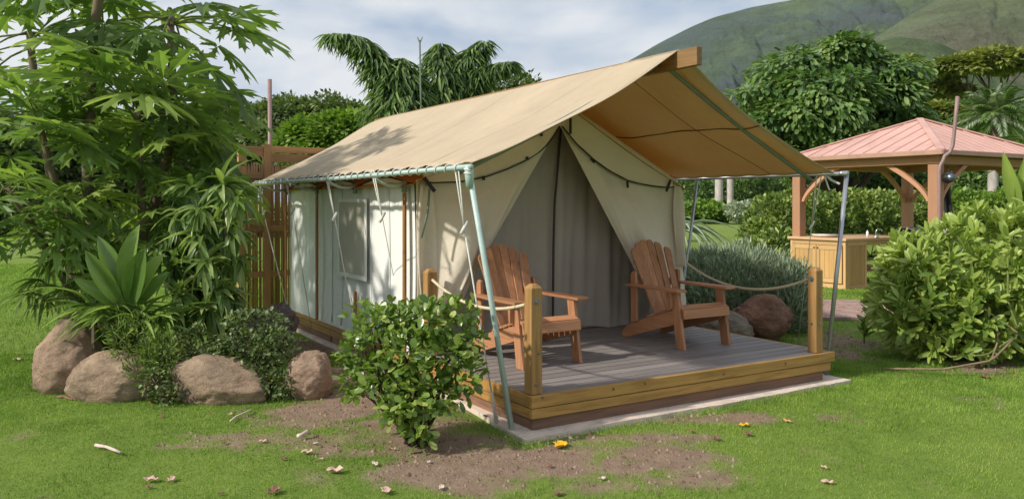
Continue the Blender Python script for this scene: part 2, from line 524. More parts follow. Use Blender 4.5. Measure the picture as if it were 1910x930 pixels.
Vb = np.concatenate(Vb); rb = np.concatenate(rb)
me = np_mesh('turf', Vb, np.arange(len(Vb)).reshape(-1, 3), rb)
M['grass'] = m_leaf('turf_blades', (0.10, 0.185, 0.028), (0.185, 0.305, 0.046), (0.33, 0.43, 0.095), rough=0.6, transl=0.35, objmix=0.0, spec=0.2)
tag(np_obj('turf_grass', me, M['grass']), 'short mown green grass blades of the lawn', 'grass', kind='stuff')

# crumbs of earth and stone on the bare places
g = np.random.default_rng(17)
n = 42000
d = np.sqrt(g.uniform(4.3**2, 10.5**2, n)); r = g.uniform(-.66, .66, n)*d
x = CAM[0] + RV[0]*r + FV[0]*d; y = CAM[1] + RV[1]*r + FV[1]*d
k = (g.uniform(0, 1, n) < bare(x, y)) & ~((x > -.13) & (x < 3.52) & (y > -.16) & (y < 6.6))
x, y = x[k], y[k]; m = len(x); s = g.uniform(.003, .011, m)*g.choice([1, 1, 1, 1.8], m)
T4 = np.array([(1, 0, -.4), (-.5, .87, -.4), (-.5, -.87, -.4), (0, 0, .8)])
V = np.stack([x, y, ground_z(x, y) + s*.25], -1)[:, None] + T4[None]*s[:, None, None]*g.uniform(.6, 1.3, (m, 4, 3))
Fc = (np.array([(0, 1, 3), (1, 2, 3), (2, 0, 3)])[None] + 4*np.arange(m)[:, None, None]).reshape(-1, 3)
M['crumb'] = m_leaf('earth_crumb', (.14, .095, .068), (.23, .165, .12), (.33, .245, .185), rough=.95, transl=0.0, objmix=0.0, spec=.1)
tag(np_obj('earth_crumbs', np_mesh('earth_crumbs', V.reshape(-1, 3), Fc, np.repeat(g.uniform(0, 1, m), 4)), M['crumb']), 'loose crumbs of earth on the bare patches of the lawn', 'gravel', kind='stuff')

# ------------------------------------------------------------------ mountain slopes behind everything
def m_hill(name, green, brown, blue):
    t = NT(name)
    co = t.coords((1, 1, 1))
    n1 = t.noise(co, 0.0022, 7, 0.62, 0.6); n2 = t.noise(t.coords((1, 1, 3)), 0.010, 9, 0.7, 0.5); n3 = t.noise(co, 0.11, 6, 0.8)
    c = t.ramp(n1, [(0.34, brown), (0.5, blue), (0.62, green)])
    c = t.mixc(t.ramp(n2, [(0.42, (0, 0, 0)), (0.62, (0.75, 0.75, 0.75))]), c, sc3(green, 0.5))
    c = t.mixc(t.ramp(n3, [(0.48, (0, 0, 0)), (0.62, (0.6, 0.6, 0.6))]), c, sc3(green, 0.42))
    return t.done(t.bsdf(color=c, rough=0.95, normal=t.bump(t.math('ADD', n2, t.math('MULTIPLY', n3, 0.5)), 1.0, 30.0), spec=0.05))
def hill(name, label, mat, crest, d0, d1, seed, rough, x0=980, x1=2500, n=190, m=70):
    cp = np.array(crest, float)
    px = np.linspace(x0, x1, n)
    py = np.interp(px, cp[:, 0], cp[:, 1])
    k = np.ones(7) / 7
    py = np.convolve(np.pad(py, 3, mode='edge'), k, mode='valid')
    T = np.linspace(0, 1.5, m)
    PXg, Tg = np.meshgrid(px, T, indexing='ij')
    D = d0 + (d1 - d0) * Tg
    zc = np.maximum(CAM[2] + (HY - py) / FPX * d1, 1.0)[:, None]
    prof = np.where(Tg <= 1, np.clip(Tg, 0, 1)**0.85 * D / d1, 1 - (Tg - 1)**1.5 * 0.9)
    Rr = (PXg - CX) / FPX * d1 * (0.45 + 0.55 * np.clip(Tg, 0, 1.5)) + 0 * D
    Rr = (PXg - CX) / FPX * D
    X = CAM[0] + RV[0]*Rr + FV[0]*D; Y = CAM[1] + RV[1]*Rr + FV[1]*D
    s = 1.0 / 260.0
    rid = 1 - np.abs(2 * fbm(PXg / 150.0 + Tg * 3.2, Tg * 1.6 - PXg / 420.0, 5, seed, 0.55) - 1)
    fine = (1 - np.abs(2 * fbm(PXg / 38.0 + Tg * 6.5, Tg * 4.0 - PXg / 90.0, 5, seed + 5, 0.6) - 1)) - 0.6
    fade = np.clip(1 - np.abs(Tg - 0.5) / 0.45, 0, 1)
    Z = zc * prof + (rid - 0.6) * rough * fade * zc + fine * 0.075 * zc * np.clip(Tg * 3, 0, 1) * np.clip((1.0 - Tg) * 4, 0.05, 1)
    Z = np.where(Tg <= 0, -3, Z)
    V = np.stack([X, Y, Z], -1).reshape(-1, 3)
    ii = np.arange(n * m).reshape(n, m)
    Fq = np.stack([ii[:-1, :-1], ii[1:, :-1], ii[1:, 1:], ii[:-1, 1:]], -1).reshape(-1, 4)
    o = np_obj(name, np_mesh(name, V, Fq), mat, smooth=True)
    tag(o, label, 'mountain', kind='structure')
hill('mountain', 'blue green mountain slope rising behind the tent roof', m_hill('mountain_slope', (0.17, 0.235, 0.105), (0.125, 0.13, 0.155), (0.115, 0.165, 0.15)),
     [(900, 240), (1000, 195), (1100, 150), (1180, 110), (1230, 80), (1290, 50), (1330, 33), (1400, 14), (1490, -2), (1600, -40), (1750, -80), (1950, -120), (2500, -120)], 1300, 2600, 5, 0.34, m=200, n=420)
hill('mountain_spur', 'tan green mountain spur at the upper right', m_hill('spur_slope', (0.235, 0.285, 0.125), (0.235, 0.22, 0.15), (0.20, 0.24, 0.13)),
     [(1380, 330), (1480, 215), (1560, 140), (1631, 72), (1690, 33), (1747, 0), (1850, -45), (2000, -80), (2500, -80)], 900, 1700, 9, 0.28, x0=1380, m=160, n=320)
hill('foothill', 'rounded green foothill below the mountain spur', m_hill('foothill_slope', (0.18, 0.255, 0.095), (0.165, 0.20, 0.10), (0.15, 0.215, 0.09)),
     [(1250, 300), (1400, 205), (1480, 150), (1560, 103), (1603, 86), (1675, 68), (1747, 76), (1800, 103), (1860, 138), (1920, 165), (2100, 225), (2500, 300)], 700, 1150, 13, 0.10, x0=1250, m=120, n=260)

# ------------------------------------------------------------------ air
hz = NT('haze_air')
pv = hz.n('ShaderNodeVolumePrincipled', {'Color': (0.72, 0.82, 0.95, 1), 'Density': 0.00004, 'Anisotropy': 0.2})
hz.t.links.new(pv.outputs[0], hz.out.inputs['Volume'])
ho = MB().box((-6500, -6500, -6), (6500, 6500, 1000)).build('haze', hz.m, base=(0, 0, -6))
tag(ho, 'thin pale air between the garden and the mountain', 'haze', kind='stuff')
# ------------------------------------------------------------------ tent platform
DZ = 0.27                       # deck top
W_, LEN = 3.40, 6.02            # platform width and length
plat = thing('tent_platform', 'low timber tent platform with grey decking and three stepped edge boards', 'platform', (0, 0, 0))
bm_ = 0.135
nb = 18
for i in range(nb):
    y0 = 0.028 + i * bm_
    o = MB().box((0.028, y0, DZ - 0.030), (W_ - 0.028, y0 + bm_ - 0.017, DZ)).build('deck_board', M['deck'], plat, bevel=0.003)
MB().box((0.06, 0.05, DZ - 0.16), (W_ - 0.06, LEN - 0.05, DZ - 0.034)).build('joist_frame', M['zip'], plat)  # joists coloured near-black: painted shade showing through the deck board gaps
MB().box((0.06, nb * bm_ + 0.03, DZ - 0.032), (W_ - 0.06, LEN, DZ - 0.002)).build('floor_sheet', M['deck'], plat)
def edge_board(lo, hi, mat): return MB().box(lo, hi).build('edge_board', mat, plat, bevel=0.004)
# front: top, middle, bottom (stepped in)
edge_board((0.0, -0.012, DZ - 0.092), (W_ + 0.02, 0.026, DZ - 0.003), M['fascia'])
edge_board((0.006, -0.004, DZ - 0.172), (W_ - 0.03, 0.034, DZ - 0.098), M['fascia'])
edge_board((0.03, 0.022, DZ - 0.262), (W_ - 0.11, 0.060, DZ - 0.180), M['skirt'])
# left side, in butted lengths
for a, b in ((0.0275, 2.02), (2.024, 4.4), (4.404, LEN)):
    edge_board((0.0, a, DZ - 0.092), (0.026, b, DZ - 0.003), M['fascia_y'])
    edge_board((0.006, a + 0.0085, DZ - 0.172), (0.034, b, DZ - 0.098), M['fascia_y'])
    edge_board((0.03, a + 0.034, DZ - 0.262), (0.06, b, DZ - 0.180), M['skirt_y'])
# right side
edge_board((W_ - 0.026, 0.0275, DZ - 0.092), (W_ + 0.02, LEN, DZ - 0.003), M['fascia_y'])
edge_board((W_ - 0.06, 0.036, DZ - 0.172), (W_ - 0.03, LEN, DZ - 0.098), M['fascia_y'])
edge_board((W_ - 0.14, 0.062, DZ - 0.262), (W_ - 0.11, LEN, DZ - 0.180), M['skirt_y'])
edge_board((0.0, LEN + 0.002, DZ - 0.262), (W_ + 0.02, LEN + 0.03, DZ - 0.003), M['fascia'])
for px in (1012, 1144, 1203, 1350, 1465):      # round plugs along the front board
    p = PYY(px, {1012: 741, 1144: 725, 1203: 715, 1350: 697, 1465: 677}[px], -0.012)
    MB().tube([(p[0], -0.0115, p[2]), (p[0], -0.016, p[2])], 0.011, 10).build('knot', M['skirt'], plat)

# concrete slab under the platform, with a ragged front edge
slab = []
for k in range(60):
    u = k / 59
    x = -0.14 + u * 3.66
    slab.append((x, -0.135 + 0.012 * math.sin(x * 2.3) + 0.006 * math.sin(x * 9 + 1) + 0.004 * math.sin(x * 31), 0.010))
slab += [(3.52, 6.2, 0.010), (-0.01, 6.2, 0.010)]
for k in range(30):
    y = 6.1 - k * 0.205
    slab.append((-0.015 - 0.11 * math.exp(-(y / 0.55)**2) - 0.008 * math.sin(y * 3) + 0.004 * math.sin(y * 15), y, 0.010))
M['slab'] = m_stone('pale_concrete', (0.70, 0.60, 0.51), (0.76, 0.66, 0.57), 4.0, 0.15)
sl = MB().prism(slab, (0, 0, -0.08)).build('concrete_slab', M['slab'])
tag(sl, 'pale concrete slab showing as a strip round the platform', 'slab')

# ------------------------------------------------------------------ tent
tent = thing('safari_tent', 'canvas safari tent with tan fly sheet, white side wall and tied back front flaps', 'tent', (0, 0, DZ))
RX, RZ = 1.65, 2.985            # fly ridge
LEX, REX, EZ = -0.385, 3.68, 1.965
def fly_pt(u, v):
    """u 0 front .. 1 back, v -1 left eave .. 0 ridge .. 1 right eave"""
    a = abs(v)
    yf = 0.21 - 0.02 * a + 0.035 * math.sin(a * math.pi)
    yb = 7.25 - 0.98 * a**1.15
    y = yf + (yb - yf) * u
    ex = LEX if v < 0 else REX
    x = RX + (ex - RX) * a
    z = RZ + (EZ - RZ) * a
    s = math.sin(math.pi * a)
    sag = 0.055 * s * (1.0 - 0.25 * math.cos(u * 2 * math.pi))
    sag += 0.05 * s * math.exp(-((u) / 0.08)**2)
    z -= sag
    # drawn folds running from the lashing points towards the ridge, small ripples at the lashed eave
    z += 0.009 * s * math.sin(u * 34 + a * 5) + 0.005 * s * math.sin(u * 71 - a * 9 + 1.3) + 0.012 * s * math.sin(u * 13 - a * 7)
    z += (0.012 if v < 0 else 0.003) * (a**8) * math.sin(u * 2 * math.pi * 18)
    # the ridge sags slightly between the poles
    z -= 0.012 * (1 - a) * math.sin(math.pi * u)
    if u > 0.86:
        k = (u - 0.86) / 0.14
        z -= 0.05 * k * k * (1 - a) + 0.03 * k * k * a
    return (x, y, z)
fly = MB().grid(lambda i, j: fly_pt(i, j * 2 - 1), 110, 64).build('fly_sheet', M['fly'], tent, smooth=True, solid=0.004)
def on_fly(u, v, dz=0.0, dx=0.0):
    p = fly_pt(u, v); return (p[0] + dx, p[1], p[2] + dz)
# seams on the underside, hems along the two gable edges
MB().tube([on_fly(i / 60, 0.5, -0.008 - 0.006 * math.sin(i * 0.9)) for i in range(61)], 0.007, 5).build('seam', M['seam'], fly)
for uu in (0.125, 0.36, 0.62):
    MB().tube([on_fly(uu, 0.04 + i / 30 * 0.94, -0.004) for i in range(31)], 0.0035, 4).build('seam', M['seam'], fly)
    MB().tube([on_fly(uu, -0.04 - i / 30 * 0.94, 0.002) for i in range(31)], 0.0032, 4).build('seam', M['fly'], fly)
for uu in (0.003, 0.997):
    for sg in (-1, 1):
        MB().grid(lambda i, j: on_fly(uu + (j - 0.5) * 0.008, sg * (0.01 + 0.985 * i), 0.0045), 40, 1).build('hem', M['fly'], fly, smooth=True, solid=0.002)
# ridge beam with its protruding end
bo = MB().box((RX - 0.03, -0.03, RZ - 0.165), (RX + 0.03, 7.0, RZ - 0.012)).build('ridge_beam', M['beam'], tent, bevel=0.004)
for yy in (0.5, 0.9):
    MB().box((RX - 0.055, yy, RZ - 0.15), (RX - 0.032, yy + 0.16, RZ - 0.03)).build('cleat', M['beam'], tent)
# eave pipes and poles
ELZ = EZ - 0.035
el = MB().tube([(LEX - 0.02, 0.16, ELZ + 0.005), (LEX - 0.02, 3.2, ELZ - 0.01), (LEX - 0.02, 6.32, ELZ)], 0.021, 10).build('eave_pipe', M['pipe'], tent, smooth=True)
MB().tube([(REX + 0.03, 0.06, ELZ + 0.03), (REX + 0.03, 6.3, ELZ + 0.03)], 0.02, 10).build('eave_pipe', M['galv'], tent, smooth=True)
for k in range(36):           # lashing turns
    y = 0.34 + k * 0.166
    pts = []
    for q in range(9):
        a = q / 8 * 2 * math.pi * 0.9
        pts.append((LEX - 0.02 + 0.027 * math.cos(a + 1.0), y + q * 0.009, ELZ + 0.004 + 0.032 * math.sin(a + 1.0)))
    MB().tube(pts, 0.006, 5).build('lashing', M['rope'], tent, smooth=True)
bt = G(955, 803); tp = (LEX - 0.02, 0.20, ELZ)
MB().tube([tp, (0.5*(tp[0]+bt[0]) + 0.006, 0.5*(tp[1]+bt[1]), 0.5*tp[2]), (bt[0], bt[1], 0.0)], 0.021, 12).build('corner_pole', M['pipe'], tent, smooth=True)
MB().tube([(tp[0], 0.20, ELZ + 0.02), (tp[0] + 0.005, 0.20, ELZ - 0.05), (tp[0] + 0.01, 0.20, ELZ - 0.14)], [0.030, 0.034, 0.029], 12).build('elbow_joint', M['pipe'], tent, smooth=True)
MB().tube([(tp[0] + 0.034 * math.cos(q * .8), 0.20 + 0.034 * math.sin(q * .8), ELZ + 0.0 - q * 0.0035) for q in range(15)], 0.005, 5).build('lashing', M['rope'], tent, smooth=True)
b2 = G(1541, 700); t2 = PXX(1580, 320, 3.76)
MB().tube([(t2[0], t2[1], t2[2]), (b2[0], b2[1], 0.0)], 0.021, 12).build('corner_pole', M['galv'], tent, smooth=True)
MB().tube([(REX + 0.0, t2[1] + 0.02, ELZ + 0.03), (t2[0] + 0.01, t2[1], t2[2] - 0.01)], 0.021, 10).build('elbow_joint', M['galv'], tent, smooth=True)
pm = PXX(1300, 338, 3.70); pb = PXX(1272, 545, 3.45)
MB().tube([pm, 0.5*(pm + pb) + np.array([0.012, 0, 0]), pb, (pb[0], pb[1], 0.0)], 0.017, 10).build('side_pole', M['galv'], tent, smooth=True)
# strap tails at the right hand corner
a = PXX(1536, 322, 3.70); b = PXX(1566, 343, 3.72)
MB().tube([a, 0.5*(a+b) - np.array([0, 0, 0.02]), b], 0.012, 6).build('strap', M['rope'], tent, smooth=True)
a = PXX(1537, 325, 3.68); b = PXX(1547, 355, 3.68)
MB().tube([a, b], 0.009, 6).build('strap', M['rope'], tent, smooth=True)
# rafters below the fly
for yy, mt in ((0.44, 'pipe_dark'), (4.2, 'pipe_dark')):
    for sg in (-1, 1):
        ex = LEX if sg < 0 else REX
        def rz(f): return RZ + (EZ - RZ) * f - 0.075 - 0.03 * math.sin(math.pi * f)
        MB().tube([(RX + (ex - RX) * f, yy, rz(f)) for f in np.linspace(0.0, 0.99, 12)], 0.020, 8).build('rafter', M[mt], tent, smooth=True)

# inner tent body
TY0, TY1, TX1, WT = 2.02, 6.0, 3.28, 1.87
IRZ = 2.72
# left wall with soft vertical waves
def wall_x(y, z):
    k = (z - DZ) / (WT - DZ)
    return -0.004 - 0.010 * math.sin(y * 9.0) * math.sin(math.pi * min(k, 1)) - 0.008 * math.sin(y * 23 + 2) * (0.3 + 0.5 * k) + 0.012 * math.sin(math.pi * k)
poles_y = [2.10, 3.39, 4.68, 5.98]
def scallop(y):
    for a, b in zip(poles_y[:-1], poles_y[1:]):
        if a <= y <= b:
            return 0.075 * math.sin(math.pi * (y - a) / (b - a))
    return 0.0
lw = MB().grid(lambda i, j: (wall_x(TY0 + (TY1 - TY0) * i, DZ + (WT - DZ) * j), TY0 + (TY1 - TY0) * i, DZ - 0.035 + (WT - DZ + 0.03 + scallop(TY0 + (TY1 - TY0) * i)) * j), 120, 24).build('side_wall', M['wall'], tent, smooth=True)
MB().tube([(wall_x(y, WT) - 0.012, y, WT - 0.012 + scallop(y)) for y in np.linspace(TY0, TY1, 90)], 0.009, 5).build('piping', M['black'], lw)
for px in (637, 692, 620, 724):          # vertical seam strips of the wall panels
    y = PXX(px, 450, 0)[1]
    MB().grid(lambda i, j: (wall_x(y, DZ + 1.5 * i) - 0.006, y + (j - 0.5) * 0.035, DZ + 0.01 + (WT - DZ - 0.03) * i), 12, 1).build('seam', M['wall'], lw, smooth=True, solid=0.004)
# window: grey mesh in a white frame
wa = PXX(638, 378, 0); wb = PXX(686, 512, 0)
y0, y1 = wb[1], wa[1]; z1, z0 = PXX(662, 377, 0)[2], PXX(662, 511, 0)[2]
win = MB().grid(lambda i, j: (-0.034 + 0.004 * math.sin(i * 8 + j * 3), y0 + (y1 - y0) * i, z0 + (z1 - z0) * j), 8, 10).build('window', M['screen'], tent, smooth=True)
for lo, hi in (((-0.042, y0 - 0.045, z1), (-0.024, y1 + 0.045, z1 + 0.04)), ((-0.042, y0 - 0.045, z0 - 0.045), (-0.024, y1 + 0.045, z0)),
               ((-0.0415, y0 - 0.045, z0), (-0.0245, y0, z1)), ((-0.0415, y1, z0), (-0.0245, y1 + 0.045, z1))):
    MB().box(lo, hi).build('window_frame', M['wall'], win, bevel=0.004)
for yy in (y0 + 0.02, y1 - 0.06):
    MB().box((-0.047, yy, z1 + 0.008), (-0.0425, yy + 0.05, z1 + 0.03)).build('window_tab', M['wall'], win)
# wall stakes and the curved spreader arms
for k, y in enumerate(poles_y):
    top = WT - 0.10
    zt = 0.72 if k == 1 else top
    MB().box((-0.072, y - 0.024, DZ - 0.01), (-0.047, y + 0.024, zt)).build('wall_pole', M['stake'], tent, bevel=0.004)
    MB().box((-0.078, y - 0.032, top + 0.002), (-0.043, y + 0.032, top + 0.11)).build('bracket', M['pipe_dark'], tent, bevel=0.004)
    pts = [(-0.05, y, top + 0.08), (-0.13, y, top + 0.065), (-0.22, y + 0.01, top + 0.068), (-0.30, y + 0.03, top + 0.10), (-0.36, y + 0.05, top + 0.15), (LEX - 0.015, y + 0.07, ELZ - 0.01)]
    MB().tube(pts, 0.017, 8).build('spreader_arm', M['pipe'], tent, smooth=True)
# other walls, inner roof
MB().grid(lambda i, j: (TX1 + 0.01 * math.sin(i * 30), TY0 + (TY1 - TY0) * i, DZ + (WT - DZ) * j), 40, 6).build('side_wall', M['wall'], tent, smooth=True)
MB().add([(0, TY1, DZ), (TX1, TY1, DZ), (TX1, TY1, WT), (RX, TY1, IRZ), (0, TY1, WT)], [(0, 1, 2, 3, 4)]).build('rear_wall', M['wall'], tent)
def iroof(i, j):
    v = j * 2 - 1; a = abs(v)
    x = RX + ((-0.10 if v < 0 else TX1 + 0.10) - RX) * a
    z = IRZ + (WT - 0.055 - IRZ) * a - 0.03 * math.sin(math.pi * a)
    y = 1.93 + (6.05 - 1.93) * i
    return (x, y, z + 0.02 * (a**6) * abs(math.sin(math.pi * (y - 2.1) / 1.29)))
MB().grid(iroof, 60, 40).build('inner_roof', M['roof_in'], tent, smooth=True)

# front: gable valance with dark piping, two tied back flaps, taupe door curtain
YV, YF, YD = 1.945, 1.985, 2.34
lc = [PYY(x, y, YV) for x, y in ((790, 338), (804, 341), (856, 339), (903, 330), (945, 315), (983, 297), (1003, 284), (1017, 271), (1030, 254), (1041, 236))]
rc = [PYY(x, y, YV) for x, y in ((1046, 236), (1072, 268), (1106, 299), (1138, 321), (1168, 337), (1192, 343), (1215, 347), (1246, 350), (1254, 348))]
def resample(pts, n):
    pts = np.array(pts); s = np.concatenate([[0], np.cumsum(np.linalg.norm(np.diff(pts, axis=0), axis=1))]); s /= s[-1]
    return np.array([[np.interp(q, s, pts[:, k]) for k in range(3)] for q in np.linspace(0, 1, n)])
low = np.vstack([resample(lc, 40), resample(rc, 40)])
def gable_z(x):
    return IRZ - 0.02 + (WT - 0.03 - IRZ) * (abs(x - RX) / (RX + 0.1 if x < RX else TX1 + 0.1 - RX))
def val_pt(i, j):
    p = low[min(int(round(i * 79)), 79)]
    zt = max(gable_z(p[0]) + 0.05, p[2] + 0.02)
    q = 1 - j
    return (p[0], YV - 0.02 * q + 0.012 * math.sin(p[0] * 7 + 2) * q + 0.02 * j, p[2] * q + zt * j)
va = MB().grid(val_pt, 79, 10).build('valance', M['front'], tent, smooth=True, solid=0.003)
for seg in (lc, rc):
    MB().tube([(p[0], p[1] - 0.028, p[2]) for p in resample(seg, 40)], 0.0075, 6).build('piping', M['black'], va)
def webbing(px0, py0, px1, py1, w, Y, par):
    a = PYY(px0, py0, Y); b = PYY(px1, py1, Y)
    MB().bar(a, b, 0.008, w, up=(1, 0, 0.3)).build('strap', M['black'], par)
webbing(791, 331, 811, 357, 0.035, YV - 0.05, va); webbing(1251, 335, 1243, 357, 0.03, YV - 0.05, va)
webbing(983, 292, 984, 299, 0.03, YV - 0.05, va); webbing(902, 328, 902, 336, 0.03, YV - 0.05, va); webbing(1009, 246, 1010, 254, 0.035, YV - 0.05, va)
webbing(1102, 296, 1109, 303, 0.025, YV - 0.05, va); webbing(1170, 338, 1171, 350, 0.03, YV - 0.05, va); webbing(1064, 208, 1064, 250, 0.028, YV - 0.05, va)

def flap(name, topc, botc, folds, amp, ph, bulge=None):
    tcv = resample(topc, 60); bcv = resample(botc, 60)
    def fn(i, j):
        k = i * 59; a = int(k); f = k - a; b = min(a + 1, 59)
        p0 = tcv[a]*(1-f) + tcv[b]*f; p1 = bcv[a]*(1-f) + bcv[b]*f
        p = p0*(1-j) + p1*j
        e = min(1, i * 6) * min(1, (1 - i) * 8 + 0.15)
        y = amp * (0.25 + 0.75*j) * math.sin(i * folds * math.pi + ph + 1.2*j) * e + 0.5*amp*j*math.sin(i * folds * 2.3 * math.pi + 1 + ph) * e
        swell = -0.05 * math.sin(math.pi * j) * math.sin(math.pi * i)
        if bulge:
            swell -= bulge[1] * math.exp(-((i - bulge[0] - 0.25*(j - 0.6)) / 0.16)**2) * math.sin(math.pi * min(1, max(0, (j - 0.15) / 0.95)))
        return (p[0] + 0.3*amp*j*math.sin(i*folds*math.pi*1.5), p[1] + y + swell, p[2])
    return MB().grid(fn, 80, 40).build(name, M['front'], tent, smooth=True, solid=0.004)
up = lambda c, dz: [(p[0], p[1], p[2] + dz) for p in c]
ltop = up([PYY(x, y, YF) for x, y in ((776, 335), (804, 330), (856, 322), (903, 312), (983, 280), (1017, 255), (1043, 232))], 0.0)
lbot = [PYY(778, 610, YF - 0.02), PYY(800, 612, YF - 0.06), PYY(828, 590, YF - 0.08), PYY(850, 566, YF - 0.05), PYY(863, 548, YF - 0.02)]
fl = flap('door_flap', ltop, lbot, 4.0, 0.045, 0.6, (0.45, 0.20))
rtop = [PYY(x, y, YF) for x, y in ((1043, 232), (1072, 255), (1106, 285), (1168, 320), (1215, 332), (1258, 335))]
rbot = [PYY(1186, 506, YF - 0.03), PYY(1205, 540, YF - 0.06), PYY(1225, 575, YF - 0.07), PYY(1250, 600, YF - 0.05), PYY(1284, 606, YF)]
fr = flap('door_flap', rtop, rbot, 4.0, 0.045, 2.0, (0.55, 0.10))
# gathered corner drapes
def drape(cx0, cy0, w, ztop, zbot, ph, bul):
    def fn(i, j):
        z = ztop + (zbot - ztop) * j
        sp = 0.6 + 0.6 * math.sin(math.pi * min(1, j * 1.1)) * bul
        return (cx0 + (i - 0.5) * w * sp + 0.03 * j, cy0 - 0.045 * math.sin(i * math.pi * 3 + ph + j) * (0.3 + j) - 0.03 * j, z)
    MB().grid(fn, 36, 30).build('corner_drape', M['front'], tent, smooth=True, solid=0.004)
drape(0.10, 1.95, 0.22, WT - 0.02, 0.30, 0.5, 0.9)
drape(TX1 + 0.0, 1.97, 0.22, WT + 0.02, 0.95, 1.5, 0.8)
a = PYY(801, 352, YV - 0.10); b = PYY(798, 395, YV - 0.12); c_ = PYY(786, 443, YV - 0.12)
MB().tube([a, b, c_], 0.011, 7).build('tie_cord', M['pipe_dark'], tent, smooth=True)
# door curtain
def door_pt(i, j):
    x = 0.15 + 3.0 * i; z = DZ + 0.02 + (gable_z(x) - 0.10 - DZ) * j
    sw = 0.03 * math.sin(x * 9 + 0.8*math.sin(z*2)) + 0.018 * math.sin(x * 21 + 1 + z) + 0.012 * math.sin(x * 37 - z * 1.5)
    return (x, YD + sw * (0.35 + 0.65 * (1 - j)), z + 0.03 * math.sin(x * 4) * (1 - j))
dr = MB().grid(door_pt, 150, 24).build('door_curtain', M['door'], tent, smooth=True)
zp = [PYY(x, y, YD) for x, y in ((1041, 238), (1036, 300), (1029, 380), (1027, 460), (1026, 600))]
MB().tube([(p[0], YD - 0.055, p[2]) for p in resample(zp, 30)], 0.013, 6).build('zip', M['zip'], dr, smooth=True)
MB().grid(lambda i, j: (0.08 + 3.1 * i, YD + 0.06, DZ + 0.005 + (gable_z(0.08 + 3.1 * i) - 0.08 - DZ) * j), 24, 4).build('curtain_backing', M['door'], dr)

# ------------------------------------------------------------------ guy ropes
def guy(label, top, slider, foot, gap=0.055, thick=False, along=(0, 1, 0)):
    foot = np.array(foot, float); foot[2] = max(foot[2], 0.0)
    r = thing('guy_rope', label, 'rope', foot, group='guy ropes of the tent')
    al = np.array(along, float) * gap / 2
    top = np.array(top, float); slider = np.array(slider, float)
    MB().tube([top + al, top + al * 0.9 * 0.5 + slider * 0.5 - top * 0.5 + al * 0.2, slider], 0.006, 6).build('strand', M['rope'], r, smooth=True)
    MB().tube([top - al, top * 0.5 + slider * 0.5 - al * 0.6, slider], 0.006, 6).build('strand', M['rope'], r, smooth=True)
    d = slider - top; d = d / np.linalg.norm(d)
    MB().tube([slider - d * 0.03 + np.array([0.03, 0, 0.015]), slider + d * 0.03 - np.array([0.03, 0, 0.015])], 0.013, 8).build('slider', M['rope'], r, smooth=True)
    mid = 0.5 * (slider + foot) + np.array([0, 0, -0.01])
    MB().tube([slider, mid, foot], 0.0065 if thick else 0.0042, 6).build('line', M['rope'], r, smooth=True)
    if thick:
        k = foot + (slider - foot) * 0.07; k2 = foot + (slider - foot) * 0.16
        MB().tube([foot, k, k2], [0.017, 0.013, 0.008], 8).build('sleeve', M['rope'], r, smooth=True)
EX_ = LEX - 0.02
guy('white guy rope with slider beside the front corner pole', PXX(851, 306, EX_), PXX(866, 424, EX_ + 0.03), G(926, 786, 0.02), thick=True)
guy('thin guy rope ending behind the front shrub, right of the tent window', PXX(695, 317, EX_), PXX(713, 405, EX_ + 0.02), G(760, 648, 0.0))
guy('thin guy rope crossing the tent window', PXX(608, 322, EX_), PXX(624, 404, EX_ + 0.02), PXX(664, 625, -0.05))
guy('thin guy rope between the rear and second wall poles', PXX(532, 332, EX_), PXX(546, 394, EX_ + 0.02), PXX(581, 610, -0.05))
guy('thick guy rope at the rear corner of the fly', PXX(484, 337, EX_), PXX(492, 398, EX_ + 0.02), PXX(541, 592, -0.04), thick=True)
guy('guy rope behind the right front rope post', PXX(1528, 326, 3.70), PXX(1514, 420, 3.78), G(1488, 642, 0.0), along=(0, 1, 0))

# ------------------------------------------------------------------ rope posts and barrier ropes
def rope_post(label, x, y, h=0.80, w=0.098, bolts=()):
    r = thing('rope_post', label, 'post', (x, y, DZ), group='rope posts of the deck')
    m = MB()
    s = w / 2; z1 = DZ + h - 0.03; z2 = DZ + h
    m.add([(x-s,y-s,DZ),(x+s,y-s,DZ),(x+s,y+s,DZ),(x-s,y+s,DZ),(x-s,y-s,z1),(x+s,y-s,z1),(x+s,y+s,z1),(x-s,y+s,z1),
           (x-s*.45,y-s*.45,z2),(x+s*.45,y-s*.45,z2),(x+s*.45,y+s*.45,z2),(x-s*.45,y+s*.45,z2)],
          [(0,3,2,1),(0,1,5,4),(1,2,6,5),(2,3,7,6),(3,0,4,7),(4,5,9,8),(5,6,10,9),(6,7,11,10),(7,4,8,11),(8,9,10,11)])
    m.build('post_body', M['post'], r, bevel=0.006)
    for face, off, z, rad in bolts:
        n = np.array([0, -1.0, 0]) if face == 'f' else np.array([-1.0, 0, 0])
        c = np.array([x, y, DZ + z]) + n * s + (np.array([off, 0, 0]) if face == 'f' else np.array([0, off, 0]))
        MB().tube([c - n * 0.004, c + n * 0.006], rad, 12).build('washer', M['bolt'], r)
        MB().tube([c + n * 0.005, c + n * 0.016], rad * 0.6, 6).build('bolt', M['bolt'], r)
rope_post('rope post at the front corner beside the leaning pole', 0.062, 0.062, 0.81, bolts=(('f', 0.0, 0.68, 0.021), ('f', 0.02, 0.30, 0.009), ('f', -0.01, 0.07, 0.009)))
rope_post('rope post standing against the tent wall behind the shrub', 0.062, 1.80, 0.80)
rope_post('rope post at the right front corner of the deck', 3.235, 0.065, 0.80, bolts=(('l', 0.0, 0.69, 0.024), ('f', 0.01, 0.62, 0.009), ('f', 0.01, 0.52, 0.009), ('f', 0.0, 0.27, 0.011), ('l', 0.0, 0.27, 0.010)))
